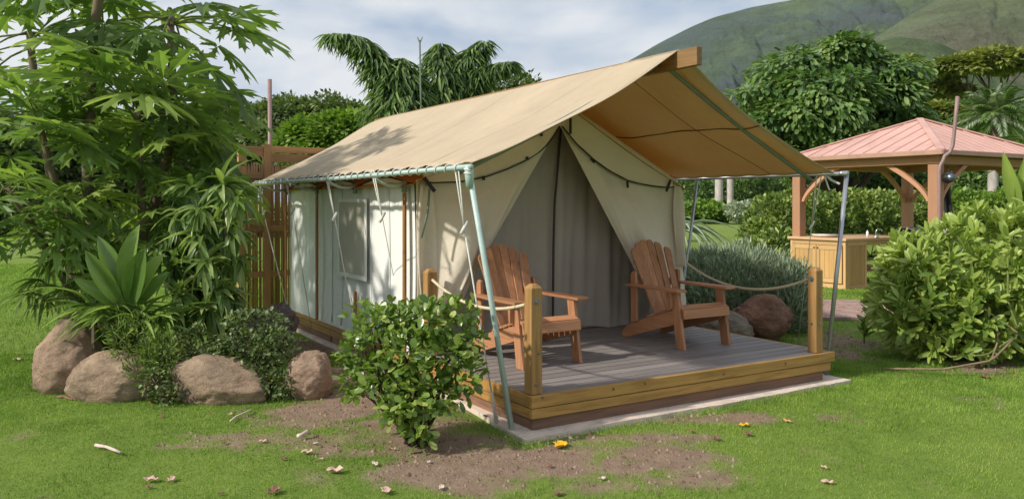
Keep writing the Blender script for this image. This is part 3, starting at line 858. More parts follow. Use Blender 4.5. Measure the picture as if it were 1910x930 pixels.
def sagrope(label, a, b, sag, n=26):
    a = np.array(a); b = np.array(b)
    pts = [a*(1-u) + b*u - np.array([0, 0, 4*sag*u*(1-u)]) for u in np.linspace(0, 1, n)]
    o = MB().tube(pts, 0.0135, 8).build('barrier_rope', M['rope_tan'], base=tuple(a), smooth=True)
    tag(o, label, 'rope')
sagrope('cream barrier rope sagging between the two left posts', (0.062, 1.75, DZ + 0.70), (0.062, 0.111, DZ + 0.66), 0.13)
sagrope('tan barrier rope sagging behind the right chair', (3.235, 0.114, DZ + 0.69), PXX(1276, 487, 3.42), 0.20)

# ------------------------------------------------------------------ two slatted garden chairs
def make_chair(label, loc, rotz):
    r = thing('adirondack_chair', label, 'chair', loc, rotz, 'timber garden chairs on the deck', local=True)
    hw = 0.295
    def Bq(name, m, mat, par=r): return m.build(name, mat, par, bevel=0.004)
    for s in (-1, 1):
        x0 = s * hw
        # front leg: raked board, foot forward
        Bq('leg', MB().prism([(x0 - 0.016, -0.075, 0), (x0 - 0.016, 0.035, 0), (x0 - 0.016, 0.125, 0.545), (x0 - 0.016, 0.025, 0.545)], (0.032, 0, 0)), M['chair_z'])
        # stringer running down to the back
        xi = x0 - s * 0.033
        Bq('stringer', MB().prism([(xi - 0.014, -0.035, 0.30), (xi - 0.014, -0.035, 0.372), (xi - 0.014, 0.02, 0.395), (xi - 0.014, 0.40, 0.285), (xi - 0.014, 0.82, 0.135),
                                   (xi - 0.014, 0.91, 0.06), (xi - 0.014, 0.925, 0.0), (xi - 0.014, 0.83, 0.0), (xi - 0.014, 0.35, 0.145), (xi - 0.014, 0.05, 0.235)], (0.028, 0, 0)), M['chair_y'])
        # rear upright
        xu = x0 + s * 0.0175 - s * 0.02
        Bq('back_post', MB().prism([(xu - 0.014, 0.64, 0.19), (xu - 0.014, 0.73, 0.165), (xu - 0.014, 0.74, 0.66), (xu - 0.014, 0.71, 0.70), (xu - 0.014, 0.66, 0.69)], (0.028, 0, 0)), M['chair_z'])
        # arm: broad at the front, narrowing to the back
        xa = x0 + s * 0.03
        Bq('arm', MB().prism([(xa - 0.062, -0.06, 0.547), (xa + 0.062, -0.06, 0.547), (xa + 0.072, 0.02, 0.547), (xa + 0.066, 0.40, 0.547), (xa + 0.035 , 0.73, 0.547), (xa - 0.035, 0.76, 0.547), (xa - 0.060, 0.40, 0.547)], (0, 0, 0.024)), M['chair_y'])
        # arm corbel
        Bq('bracket', MB().prism([(x0 + s * 0.0165, 0.06, 0.545), (x0 + s * 0.0165, 0.11, 0.545), (x0 + s * 0.0165, 0.085, 0.38), (x0 + s * 0.0165, 0.065, 0.38)], (s * 0.045, 0, 0)), M['chair_z'])
    # seat slats, curved over the front
    sl_ = [(-0.052, 0.335, 80), (0.0, 0.392, 22), (0.085, 0.382, -14), (0.17, 0.356, -16), (0.255, 0.330, -17), (0.34, 0.303, -18), (0.425, 0.275, -19)]
    for k, (yy, zz, an) in enumerate(sl_):
        a = math.radians(an); wd = 0.044 if k == 0 else 0.039
        Bq('seat_slat', MB().obox((0, yy, zz), (hw - 0.0 if k else hw + 0.004, 0, 0), (0, math.cos(a) * wd, math.sin(a) * wd), (0, -math.sin(a) * 0.011, math.cos(a) * 0.011)), M['chair_x'])
    # fan back
    n = 6; rake = math.radians(24)
    base_y, base_z = 0.50, 0.205
    hgt = [0.80, 0.855, 0.88, 0.88, 0.855, 0.80]
    for k in range(n):
        u = (k - (n - 1) / 2) / ((n - 1) / 2)
        wb, wt = 0.0585, 0.0865
        xb = u * wb * 2.5 * 1.06; xt = u * wt * 2.5 * 1.05
        curve = -0.045 * (u * u)
        def pt(x, l, o=0.0):
            return np.array([x, base_y + l * math.sin(rake) + (curve) + o * math.cos(rake), base_z + l * math.cos(rake) - o * math.sin(rake)])
        L_ = hgt[k]
        h0, h1 = wb / 2, wt / 2
        rl = hgt[k - 1] if k > 0 else L_ - 0.06
        rr = hgt[k + 1] if k < n - 1 else L_ - 0.06
        zl, zr = (L_ + min(rl, L_)) / 2 if k <= 2 else L_, (L_ + min(rr, L_)) / 2 if k >= 3 else L_
        poly = [pt(xb - h0, 0), pt(xb + h0, 0), pt(xt + h1, zr - 0.015), pt(xt + h1 * 0.5, (zr + L_) / 2 + 0.004), pt(xt, L_ + 0.004 if k in (2, 3) else (zl + zr) / 2 + 0.006), pt(xt - h1 * 0.5, (zl + L_) / 2 + 0.004), pt(xt - h1, zl - 0.015)]
        off = pt(0, 0, 0.02) - pt(0, 0, 0)
        Bq('back_slat', MB().prism(poly, off), M['chair_z'])
    def rail(l, w, dy=0.026):
        y = base_y + l * math.sin(rake) + dy; z = base_z + l * math.cos(rake)
        Bq('back_rail', MB().box((-w, y, z - 0.035), (w, y + 0.026, z + 0.035)), M['chair_x'])
    rail(0.02, hw - 0.05); rail(0.40, hw - 0.012, 0.03); rail(0.66, 0.2)
    return r
make_chair('left chair, partly behind the front rope post', (0.742, 0.86, DZ), 0.0)
make_chair('right chair, beside the grey shrub and boulders', (2.55, 0.84, DZ), math.radians(-1))
# ------------------------------------------------------------------ leaves
def unit(a): return a / (np.linalg.norm(a, axis=-1, keepdims=True) + 1e-9)
T_DIAMOND = (np.array([(0, 0, 0), (0.5, 0.5, 0.06), (1, 0, -0.10), (0.5, -0.5, 0.06)], float), np.array([(0, 2, 1), (0, 3, 2)]))
T_OVAL = (np.array([(0, 0, 0), (0.28, 0.36, 0.05), (0.66, 0.5, 0.03), (0.92, 0.28, -0.03), (1, 0, -0.08), (0.92, -0.28, -0.03), (0.66, -0.5, 0.03), (0.28, -0.36, 0.05), (0.35, 0, 0), (0.7, 0, -0.03)], float),
          np.array([(0, 8, 1), (1, 8, 2), (8, 9, 2), (2, 9, 3), (3, 9, 4), (0, 7, 8), (7, 6, 8), (8, 6, 9), (6, 5, 9), (5, 4, 9)]))
def lance(curv, n=5, wmax=0.35, fold=0.10, pw=0.75, ex=0.8):
    v = []; f = []
    for i in range(n + 1):
        t = i / n
        w = 0.5 * math.sin(math.pi * min(1, t**pw))**ex if 0 < t < 1 else 0.02
        v += [(t * (1 - 0.25 * curv * t), w, fold * w - curv * t * t), (t * (1 - 0.25 * curv * t), 0, -curv * t * t), (t * (1 - 0.25 * curv * t), -w, fold * w - curv * t * t)]
    for i in range(n):
        a = 3 * i
        f += [(a, a+1, a+4), (a, a+4, a+3), (a+1, a+2, a+5), (a+1, a+5, a+4)]
    return np.array(v, float), np.array(f)
T_LANCE = lance(0.25); T_LANCE2 = lance(0.55); T_STRAP = lance(0.75, 7)
def inst(Pp, D, N, Ln, Wd, tm, rnd):
    Vt, Ft = tm
    D = unit(D); S = unit(np.cross(N, D)); N = np.cross(D, S)
    V = (Pp[:, None, :] + D[:, None, :] * (Vt[None, :, 0, None] * Ln[:, None, None]) + S[:, None, :] * (Vt[None, :, 1, None] * Wd[:, None, None])
         + N[:, None, :] * (Vt[None, :, 2, None] * Ln[:, None, None]))
    k = len(Vt)
    Fc = (Ft[None] + (np.arange(len(Pp)) * k)[:, None, None]).reshape(-1, 3)
    return V.reshape(-1, 3), Fc, np.repeat(rnd, k)
_tm = {}
def leaf_objects(name, root, Pp, D, N, Ln, Wd, tm, key, mat, most=300):
    """the leaves that show largest as single objects (shared mesh), the rest joined"""
    n = len(Pp)
    org = ORG[root.name]
    dist = np.linalg.norm(Pp - CAM, axis=1)
    size = np.sqrt(Ln * Wd) / dist + 0.0
    view = unit(Pp - CAM); Nn = unit(N)
    size = size * (0.4 + np.abs((view * Nn).sum(1)))
    # leaves on the camera side of the plant first
    cen = Pp.mean(0); front = ((Pp - cen) * unit(CAM - cen)[None]).sum(1)
    score = size * (1 + 0.8 * np.tanh(front * 3))
    idx = np.argsort(-score)[:most]
    if key not in _tm:
        me = np_mesh(name, tm[0], tm[1], np.full(len(tm[0]), 0.5)); me.materials.append(mat)
        me.polygons.foreach_set('use_smooth', np.ones(len(me.polygons), dtype=bool)); _tm[key] = me
    me = _tm[key]
    D_ = unit(D); S_ = unit(np.cross(N, D_)); N_ = np.cross(D_, S_)
    for i in idx:
        o = bpy.data.objects.new(name, me); COL.objects.link(o); o.parent = root
        p = Pp[i] - org
        mat4 = Matrix(((D_[i][0]*Ln[i], S_[i][0]*Wd[i], N_[i][0]*Ln[i], p[0]), (D_[i][1]*Ln[i], S_[i][1]*Wd[i], N_[i][1]*Ln[i], p[1]), (D_[i][2]*Ln[i], S_[i][2]*Wd[i], N_[i][2]*Ln[i], p[2]), (0, 0, 0, 1)))
        o.matrix_local = mat4
    rest = np.setdiff1d(np.arange(n), idx)
    return rest
def foliage_part(root, Pp, D, N, Ln, Wd, tm, mat, g, name='foliage', rnd=None, smooth=False):
    if rnd is None: rnd = g.uniform(0, 1, len(Pp))
    V, Fc, rr = inst(Pp - ORG[root.name], D, N, Ln, Wd, tm, rnd)
    o = np_obj(name, np_mesh(name, V, Fc, rr), mat, root, smooth=smooth)
    o['kind'] = 'stuff'
    return o

def rand_dirs(g, n):
    v = g.normal(size=(n, 3)); return unit(v)

M['leaf_glossy'] = m_leaf('glossy_leaf', (0.06, 0.12, 0.02), (0.18, 0.275, 0.05), (0.42, 0.49, 0.13), rough=0.28, transl=0.32, objmix=0.9, spec=0.6, old=True)
M['leaf_papaya'] = m_leaf('papaya_leaf', (0.105, 0.175, 0.045), (0.175, 0.275, 0.065), (0.29, 0.385, 0.09), rough=0.5, transl=0.45, objmix=0.9)
M['leaf_lance'] = m_leaf('lance_leaf', (0.075, 0.14, 0.035), (0.165, 0.255, 0.065), (0.34, 0.42, 0.15), rough=0.38, transl=0.35, objmix=0.9, old=True)
M['leaf_broad'] = m_leaf('broad_leaf', (.11,.20,.045), (.19,.30,.07), (.33,.44,.13), rough=0.26, transl=0.32, objmix=0.9, spec=0.6)
M['leaf_fine'] = m_leaf('fine_leaf', (0.060, 0.120, 0.022), (0.144, 0.228, 0.036), (0.288, 0.384, 0.084), rough=0.5, transl=0.3, objmix=0.1)
M['leaf_dark'] = m_leaf('dark_leaf', (0.06, 0.095, 0.03), (0.11, 0.16, 0.05), (0.2, 0.26, 0.085), rough=0.45, transl=0.25, objmix=0.1)
M['leaf_naupaka'] = m_leaf('pale_green_leaf', (0.08, 0.15, 0.03), (0.185, 0.285, 0.055), (0.36, 0.44, 0.115), rough=0.35, transl=0.33, objmix=0.9, old=True)
M['leaf_grey'] = m_leaf('grey_green_leaf', (0.17, 0.235, 0.165), (0.33, 0.41, 0.29), (0.55, 0.6, 0.44), rough=0.7, transl=0.25, objmix=0.1, tlight=1.1)
M['leaf_tuft'] = m_leaf('tuft_leaf', (0.02, 0.075, 0.008), (0.04, 0.13, 0.014), (0.08, 0.20, 0.025), rough=0.45, transl=0.25, objmix=0.9)
M['leaf_tree'] = m_leaf('tree_leaf', (.035,.08,.022), (.105,.195,.05), (.25,.345,.115), rough=0.38, transl=0.3, objmix=0.05)
M['leaf_lime'] = m_leaf('lime_leaf', (0.078, 0.156, 0.019), (0.150, 0.260, 0.033), (0.247, 0.364, 0.058), rough=0.5, transl=0.3, objmix=0.05)
M['leaf_pod'] = m_leaf('far_tree_leaf', (0.055, 0.09, 0.028), (0.11, 0.165, 0.048), (0.2, 0.26, 0.08), rough=0.6, transl=0.25, objmix=0.05)
M['leaf_umb'] = m_leaf('umbrella_tree_leaf', (0.09, 0.125, 0.03), (0.2, 0.235, 0.05), (0.32, 0.35, 0.09), rough=0.6, transl=0.3, objmix=0.05)
M['leaf_hedge'] = m_leaf('hedge_leaf', (0.065, 0.115, 0.022), (0.145, 0.225, 0.042), (0.34, 0.4, 0.1), rough=0.45, transl=0.3, objmix=0.05)
M['leaf_droop'] = m_leaf('drooping_leaf', (.05,.10,.025), (.11,.195,.05), (.22,.31,.09), rough=0.5, transl=0.3, objmix=0.05)
M['stem_green'] = m_bark('green_stem', (0.16, 0.20, 0.06), 10)
M['bark'] = m_bark('grey_brown_bark', (0.20, 0.155, 0.11))
M['bark_dark'] = m_bark('dark_bark', (0.085, 0.06, 0.045))
M['bark_pale'] = m_bark('pale_palm_bark', (0.52, 0.47, 0.44), 3)
M['twig'] = m_bark('dry_twig', (0.26, 0.19, 0.12), 14)
M['flower'] = m_plain('white_petal', (0.75, 0.70, 0.72), 0.6)
M['flower_mauve'] = m_plain('mauve_petal', (0.55, 0.45, 0.62), 0.6)

# ------------------------------------------------------------------ boulders
M['boulder'] = m_stone('tan_boulder', (0.40, 0.295, 0.205), (0.58, 0.45, 0.32), 2.6, 0.9, 0.6)
M['boulder_pink'] = m_stone('pinkish_boulder', (0.42, 0.295, 0.21), (0.60, 0.45, 0.33), 2.8, 0.8, 0.6)
M['boulder_red'] = m_stone('red_brown_boulder', (0.33, 0.18, 0.12), (0.46, 0.28, 0.185), 3.0, 1.0)
M['boulder_grey'] = m_stone('grey_tan_boulder', (0.33, 0.28, 0.215), (0.44, 0.375, 0.29), 3.2, 1.0)
M['lava'] = m_stone('dark_lava_rock', (0.23, 0.185, 0.18), (0.36, 0.30, 0.29), 6.0, 1.0)
def ico(sub):
    import bmesh
    b = bmesh.new(); bmesh.ops.create_icosphere(b, subdivisions=sub, radius=1.0)
    v = [tuple(x.co) for x in b.verts]; f = [tuple(x.index for x in q.verts) for q in b.faces]
    b.free(); return v, f
ICO = ico(5)
def boulder(label, mat, c, rad, seed, amp=0.16, rot=0.0, fine=0.03, lump=None, name='boulder'):
    """c: centre on the ground (x, y, z), rad: half sizes (across, away, up) in camera axes"""
    m = MB(); vs_ = []
    gr = np.random.default_rng(seed * 13 + 1)
    pl = [(unit(gr.normal(size=3) + np.array([0, -0.3, 0.3])), gr.uniform(0.66, 0.86)) for _ in range(7)]
    for x, y, z in ICO[0]:
        q0 = np.array([x, y, z])
        for nn, of in pl:
            e_ = q0 @ nn - of
            if e_ > 0: q0 = q0 - nn * e_ * 0.42
        n = mnoise.fractal(Vector((x*0.9 + seed*7.1, y*0.9, z*0.9)), 1.0, 2.0, 3)
        n2 = mnoise.fractal(Vector((x*4 + seed, y*4, z*4)), 0.8, 2.0, 4)
        rg = 1 - abs(mnoise.fractal(Vector((x*2.2 + seed*3, y*2.2, z*3.4)), 0.9, 2.1, 4)) * 2
        k = 1 + amp * n + fine * n2 + 0.045 * (rg - 0.5)
        q = q0 * 1.06 * k
        if lump is not None:
            q[2] += lump[2] * math.exp(-((q[0]-lump[0])**2 + (q[1]-lump[1])**2) * 2.5) * max(q[2], 0)
        cr, sr = math.cos(rot), math.sin(rot)
        qa = q[0]*rad[0]; qb = q[2]*rad[2]
        a, b = qa*cr - qb*sr, qa*sr + qb*cr
        vs_.append(np.array(c) + RV*a + FV*(q[1]*rad[1]) + np.array([0, 0, b]))
    m.add(vs_, ICO[1])
    o = m.build(name, mat, base=(c[0], c[1], 0), smooth=True)
    return tag(o, label, 'boulder')
def gp(px, py, dz=0.0, back=0.0):
    p = G(px, py) + FV * back; p[2] = dz; return p
boulder('tall lumpy pinkish tan boulder at the far left of the planting', M['boulder_pink'], gp(98, 738, 0.20, .28), (0.30, 0.30, 0.31), 1, 0.14, 0.25, 0.012, lump=(0.35, 0, 0.55))
boulder('broad striped tan boulder at the front of the planting', M['boulder'], gp(190, 752, 0.13, .22), (0.40, 0.28, 0.265), 2, 0.10, -0.10, 0.02)
boulder('long smooth tan boulder below the small shrubs', M['boulder'], gp(395, 756, 0.11, .24), (0.42, 0.30, 0.25), 3, 0.10, -0.12, 0.012)
boulder('rounded brown boulder at the right end of the planting', M['boulder_pink'], gp(566, 748, 0.15, .24), (0.20, 0.24, 0.235), 4, 0.08, 0.2, 0.012)
boulder('rough dark lava rock above the vine shrub', M['lava'], gp(480, 695, 0.36, .60), (0.25, 0.22, 0.24), 5, 0.25, 0.0, 0.16, name='lava_rock')
boulder('rough dark lava rock at the left, half hidden by leaves', M['lava'], gp(425, 700, 0.32, .42), (0.19, 0.18, 0.20), 6, 0.25, 0.0, 0.16, name='lava_rock')
boulder('large red brown boulder in front of the grey shrub', M['boulder_red'], P(1424, 592, 9.9), (0.33, 0.32, 0.27), 8, 0.12, -0.10, 0.05)
boulder('grey tan boulder behind the right chair', M['boulder_grey'], P(1352, 612, 9.65), (0.31, 0.26, 0.21), 9, 0.12, -0.2, 0.04)

# ------------------------------------------------------------------ papaya trees
def papaya_leaf(seed):
    """petiole from the origin along +x, palmate blade at its end"""
    g = random.Random(seed)
    pet = 0.55
    bm_v, bm_f = [], []
    lobes = [(-145, .42), (-100, .62), (-62, .84), (-30, .97), (0, 1.06), (30, .97), (62, .84), (100, .62), (145, .42)]
    sag = 0.45 + g.random() * 0.4
    def P3(x, y, rib=0.0):
        d2 = x*x + y*y
        return (pet + x, y, -sag * d2 * 0.75 - 0.10 * abs(y) + rib + 0.02 * math.sin(5*x + seed))
    SZ = 0.54
    for ang, ln in lobes:
        a = math.radians(ang + g.uniform(-5, 5)); ln = ln * SZ * g.uniform(0.92, 1.08)
        ca, sa = math.cos(a), math.sin(a)
        half = [(0.26, 0.03), (0.44, 0.07), (0.66, 0.23), (0.60, 0.085), (0.74, 0.075), (0.92, 0.155), (0.86, 0.05), (1.0, 0.0)]
        rib = [(0.0, 0), (0.22, 0), (0.42, 0), (0.6, 0), (0.62, 0), (0.72, 0), (0.85, 0), (0.86, 0), (1.0, 0)]
        for sd in (1, -1):
            pts = [(0, 0.0)] + half
            b = len(bm_v)
            for t_, w_ in [(0, 0)] + half:
                x = ca * t_ * ln - sa * w_ * ln * sd; y = sa * t_ * ln + ca * w_ * ln * sd
                bm_v.append(P3(x, y, 0.018 * (w_ > 0)))
            r0 = len(bm_v)
            for t_ in (0.42, 0.66, 0.85):
                bm_v.append(P3(ca * t_ * ln, sa * t_ * ln, -0.004))
            tri = [(b, b+1, r0), (b+1, b+2, r0), (b+2, b+4, r0), (b+2, b+3, b+4), (b+4, r0+1, r0), (b+4, b+5, r0+1), (b+5, b+7, r0+1), (b+5, b+6, b+7), (b+7, r0+2, r0+1), (b+7, b+8, r0+2)]
            for q in tri: bm_f.append(q if sd < 0 else q[::-1])
    me = np_mesh('leaf', np.array(bm_v), np.array(bm_f), np.full(len(bm_v), g.random()))
    me.materials.append(M['leaf_papaya'])
    pm_ = MB().tube([(0, 0, 0), (0.2, 0, 0.03), (0.4, 0, 0.025), (pet, 0, 0.0)], [0.011, 0.009, 0.007, 0.006], 6).mesh('petiole')
    pm_.materials.append(M['stem_green'])
    return me, pm_
PAP = [papaya_leaf(s) for s in range(7)]
M['stem_green'] = M['stem_green']
def papaya(label, stem_pts, radii, crowns, seed, mat='bark'):
    base = np.array(stem_pts[0]); base[2] = 0
    r = thing('papaya_tree', label, 'tree', base, group='papaya trees of the planting')
    MB().tube(resample(stem_pts, 14), list(np.interp(np.linspace(0, 1, 14), np.linspace(0, 1, len(radii)), radii)), 9).build('trunk', M[mat], r, smooth=True)
    g = np.random.default_rng(seed)
    for (c, n, scale, e0, e1, yaws) in crowns:
        c = np.array(c)
        for k in range(n):
            me, pm_ = PAP[g.integers(0, len(PAP))]
            yaw = yaws[0] + (yaws[1] - yaws[0]) * ((k * 0.618) % 1.0)
            el = g.uniform(e0, e1)
            s = scale * g.uniform(0.8, 1.15)
            o = bpy.data.objects.new('leaf', me); COL.objects.link(o); o.parent = r
            rot = Matrix.Rotation(yaw, 4, 'Z') @ Matrix.Rotation(-el, 4, 'Y') @ Matrix.Rotation(g.uniform(-0.45, 0.45), 4, 'X')
            cc = c + np.array([0, 0, g.uniform(-0.16, 0.10)]) * scale
            o.matrix_local = Matrix.Translation(Vector(cc - base)) @ rot @ Matrix.Diagonal((s, s, s, 1))
            q = bpy.data.objects.new('petiole', pm_); COL.objects.link(q); q.parent = o
    return r
TAU = 2 * math.pi
PD = 8.5
def sp(*pts): return [P(x, y, d) for x, y, d in pts]
papaya('slim papaya stem bending left, crown of spread leaf stalks', sp((205, 650, 8.2), (150, 480, 8.2), (105, 350, 8.1), (72, 225, 8.0)), [0.06, 0.045, 0.035, 0.03],
       [(P(72, 222, 8.0), 17, 0.95, -0.5, 0.75, (0, TAU))], 11)
papaya('thick papaya trunk at the centre, crown above the picture edge', sp((235, 660, 8.6), (212, 520, 8.6), (165, 380, 8.6), (168, 130, 8.6), (190, -60, 8.6)), [0.10, 0.085, 0.065, 0.055, 0.045],
       [(P(180, -40, 8.6), 13, 1.15, -0.7, 0.5, (0, TAU)), (P(195, 90, 8.5), 8, 1.0, -0.7, 0.2, (0, TAU)), (P(212, 330, 8.4), 9, .8, -0.8, 0.1, (0, TAU))], 12)
papaya('papaya stem leaning right, crown hanging towards the tent', sp((240, 655, 8.4), (270, 470, 8.4), (262, 330, 8.5), (255, 205, 8.5)), [0.06, 0.05, 0.042, 0.035],
       [(P(255, 205, 8.5), 22, 1.12, -0.6, 0.6, (0, TAU))], 13)
papaya('papaya stem at the left edge with low bright leaves', sp((200, 652, 8.1), (120, 520, 7.9), (60, 420, 7.7), (15, 350, 7.5)), [0.05, 0.042, 0.036, 0.03],
       [(P(15, 350, 7.5), 13, 0.80, -0.6, 0.5, (0, TAU)), (P(50, 420, 7.6), 9, 0.62, -0.5, 0.3, (0, TAU))], 14)
papaya('papaya stem at the back, crown high on the right over the fence', sp((245, 640, 9.2), (262, 480, 9.2), (325, 250, 9.2), (318, 30, 9.2)), [0.07, 0.06, 0.05, 0.04],
       [(P(318, 35, 9.2), 15, 1.25, -0.7, 0.35, (0, TAU)), (P(320, 180, 9.2), 9, 1.15, -0.8, 0.1, (0, TAU)), (P(325, 280, 9.0), 14, 1.0, -0.8, 0.1, (0, TAU))], 15)
papaya('papaya stem at the back left, leaves filling the top left corner', sp((160, 640, 9.6), (110, 400, 9.6), (70, 200, 9.6), (55, 60, 9.6)), [0.07, 0.06, 0.05, 0.04],
       [(P(55, 60, 9.6), 14, 1.25, -0.7, 0.6, (0, TAU)), (P(75, 190, 9.6), 7, 1.1, -0.6, 0.2, (0, TAU))], 16)

papaya('young papaya shoots filling the middle of the planting', sp((222, 660, 8.0), (205, 560, 8.0), (150, 450, 7.9), (125, 395, 7.9)), [0.04, 0.035, 0.03, 0.025],
       [(P(125, 395, 7.9), 12, .72, -0.6, 0.5, (0, TAU)), (P(215, 450, 8.1), 9, .7, -0.5, 0.4, (0, TAU)), (P(300, 395, 8.7), 14, .95, -0.7, 0.4, (0, TAU))], 18)

# ------------------------------------------------------------------ lance-leaf shrub between papaya and tent
def rosette(g, c, axis, n, ln, wd, spread=1.0, droop=0.0):
    Pp = np.repeat(np.array(c)[None], n, 0) + g.normal(size=(n, 3)) * 0.012
    ax = unit(np.array(axis, float))
    d = unit(rand_dirs(g, n) * spread + ax[None] * 0.75 - np.array([0, 0, droop]))
    N = unit(np.array([0, 0, 1.0])[None] + 0.35 * rand_dirs(g, n))
    return Pp, d, N, ln * g.uniform(0.7, 1.15, n), wd * g.uniform(0.8, 1.2, n)
def cat(lst): return [np.concatenate(x) for x in zip(*lst)]
g = np.random.default_rng(31)
base = gp(375, 690, 0, .5)
lsh = thing('lance_leaf_shrub', 'tall shrub of drooping lance shaped leaves beside the bamboo screen', 'shrub', base)
heads = [(370, 350), (405, 335), (440, 345), (330, 375), (355, 400), (395, 390), (430, 400), (465, 370), (320, 430), (350, 455), (390, 440), (425, 450), (460, 430), (335, 500), (370, 495), (405, 490), (440, 500), (470, 480), (345, 550), (385, 545), (425, 540), (300, 470), (455, 545), (410, 580), (365, 590)]
parts = []; stems = MB()
for k, (x, y) in enumerate(heads):
    c = P(x * 0.86 + 38, y, 7.9 + 0.35 * math.sin(k * 2.4))
    parts.append(rosette(g, c, (0.15 * math.sin(k), -0.3, 0.25), 26, 0.33, 0.060, 1.0, 0.55))
    stems.tube(resample([base + np.array([0.1*math.sin(k), 0.1*math.cos(k), 0]), 0.5*(base + c) + np.array([0.05*math.cos(k*3), 0.05, 0.1]), c], 6), [0.016, 0.014, 0.013, 0.012, 0.011, 0.010], 5)
stems.build('stem', M['bark'], lsh, smooth=True)
A = cat(parts)
rest = leaf_objects('leaf', lsh, *A, T_LANCE2, 'lance2', M['leaf_lance'])
foliage_part(lsh, *[q[rest] for q in A], T_LANCE2, M['leaf_lance'], g)

# second, lower one reaching out over the lawn at the left
g = np.random.default_rng(32)
base = gp(190, 690, 0, .5)
ls2 = thing('lance_leaf_shrub', 'arching lance leaf shrub reaching left over the lawn', 'shrub', base)
parts = []; stems = MB()
for k, (x, y) in enumerate([(70, 520), (95, 490), (130, 470), (120, 540), (160, 520), (85, 550), (150, 560), (185, 550), (170, 590), (60, 545)]):
    c = P(x, y, 7.7 + 0.2 * math.sin(k * 2))
    parts.append(rosette(g, c, (-0.5, -0.3, 0.1), 15, 0.30, 0.032, 0.9, 0.45))
    stems.tube(resample([base, 0.5*(base + c) + np.array([0, 0, 0.18]), c], 6), 0.008, 5)
stems.build('stem', M['bark_dark'], ls2, smooth=True)
A = cat(parts)
rest = leaf_objects('leaf', ls2, *A, T_LANCE, 'lance', M['leaf_lance'], 120)
foliage_part(ls2, *[q[rest] for q in A], T_LANCE, M['leaf_lance'], g)

# ------------------------------------------------------------------ broad upright leaves (crinum-like) and strap leaves
g = np.random.default_rng(33)
base = gp(240, 700, 0, .30)
bl = thing('broad_leaf_plant', 'upright plant with large glossy paddle leaves in front of the trunks', 'plant', base)
Ps, Ds, Ns, Ls, Ws = [], [], [], [], []
for (x0, y0, x1, y1, w) in [(240, 570, 243, 432, .19), (238, 575, 190, 448, .17), (246, 575, 258, 478, .21), (232, 575, 165, 478, .15), (252, 570, 292, 478, .16), (228, 578, 145, 520, .12), (256, 575, 305, 510, .13)]:
    a = P(x0, y0, 7.35); b = P(x1, y1, 7.2 + 0.15 * g.uniform(-1, 1))
    Ps.append(a); Ds.append(b - a); Ls.append(np.linalg.norm(b - a) * 1.1); Ws.append(w); Ns.append(-FV * 0.9 + np.array([0.25 * (x0 - x1) / 60, 0, 0.5]) + g.normal(size=3) * 0.15)
A = [np.array(q) for q in (Ps, Ds, Ns, Ls, Ws)]
leaf_objects('leaf', bl, *A, lance(0.15, 9, fold=0.22, pw=1.15, ex=0.65), 'paddle', M['leaf_broad'])
MB().tube([base, P(242, 570, 7.35)], [0.035, 0.028], 8).build('stem', M['stem_green'], bl, smooth=True)
base = gp(200, 700, 0, .32)
st = thing('strap_leaf_plant', 'arching strap leaf plant behind the left boulders', 'plant', base)
parts = []
for k, (x, y) in enumerate([(175, 585), (215, 590), (260, 600), (300, 610)]):
    n = 26
    c = P(x, y, 7.35)
    Pp = np.repeat(c[None], n, 0) + g.normal(size=(n, 3)) * 0.03
    a = g.uniform(0, TAU, n); el = g.uniform(0.25, 1.2, n)
    d = np.stack([np.cos(a)*np.cos(el), np.sin(a)*np.cos(el), np.sin(el)], -1)
    parts.append((Pp, d, np.array([0, 0, 1.0])[None] + 0.2*rand_dirs(g, n), g.uniform(0.32, 0.55, n), g.uniform(0.028, 0.045, n)))
    MB().tube([(c[0], c[1], 0), c], 0.02, 6).build('stem', M['bark'], st)
A = cat(parts)
leaf_objects('leaf', st, *A, T_STRAP, 'strap', M['leaf_broad'])
# dark green strap tuft squeezed between two boulders
base = gp(160, 715, 0.0, .35)
tf = thing('strap_grass_tuft', 'dark green grassy tuft between the two left boulders', 'plant', base)
n = 110
c = base + np.array([0, 0, 0.30])
Pp = np.repeat(c[None], n, 0) + RV[None] * g.uniform(-.14, .18, n)[:, None] + FV[None] * g.uniform(-.12, .12, n)[:, None]
d = unit(-RV[None] * g.uniform(0.1, 1.0, n)[:, None] - FV[None] * g.uniform(0.0, 0.7, n)[:, None] + np.array([0, 0, 1])[None] * g.uniform(0.2, 0.9, n)[:, None])
A = [Pp, d, np.array([0, 0, 1.0])[None] + 0.2*rand_dirs(g, n), g.uniform(0.2, 0.36, n), g.uniform(0.012, 0.018, n)]
leaf_objects('leaf', tf, *A, T_STRAP, 'tuft', M['leaf_tuft'])

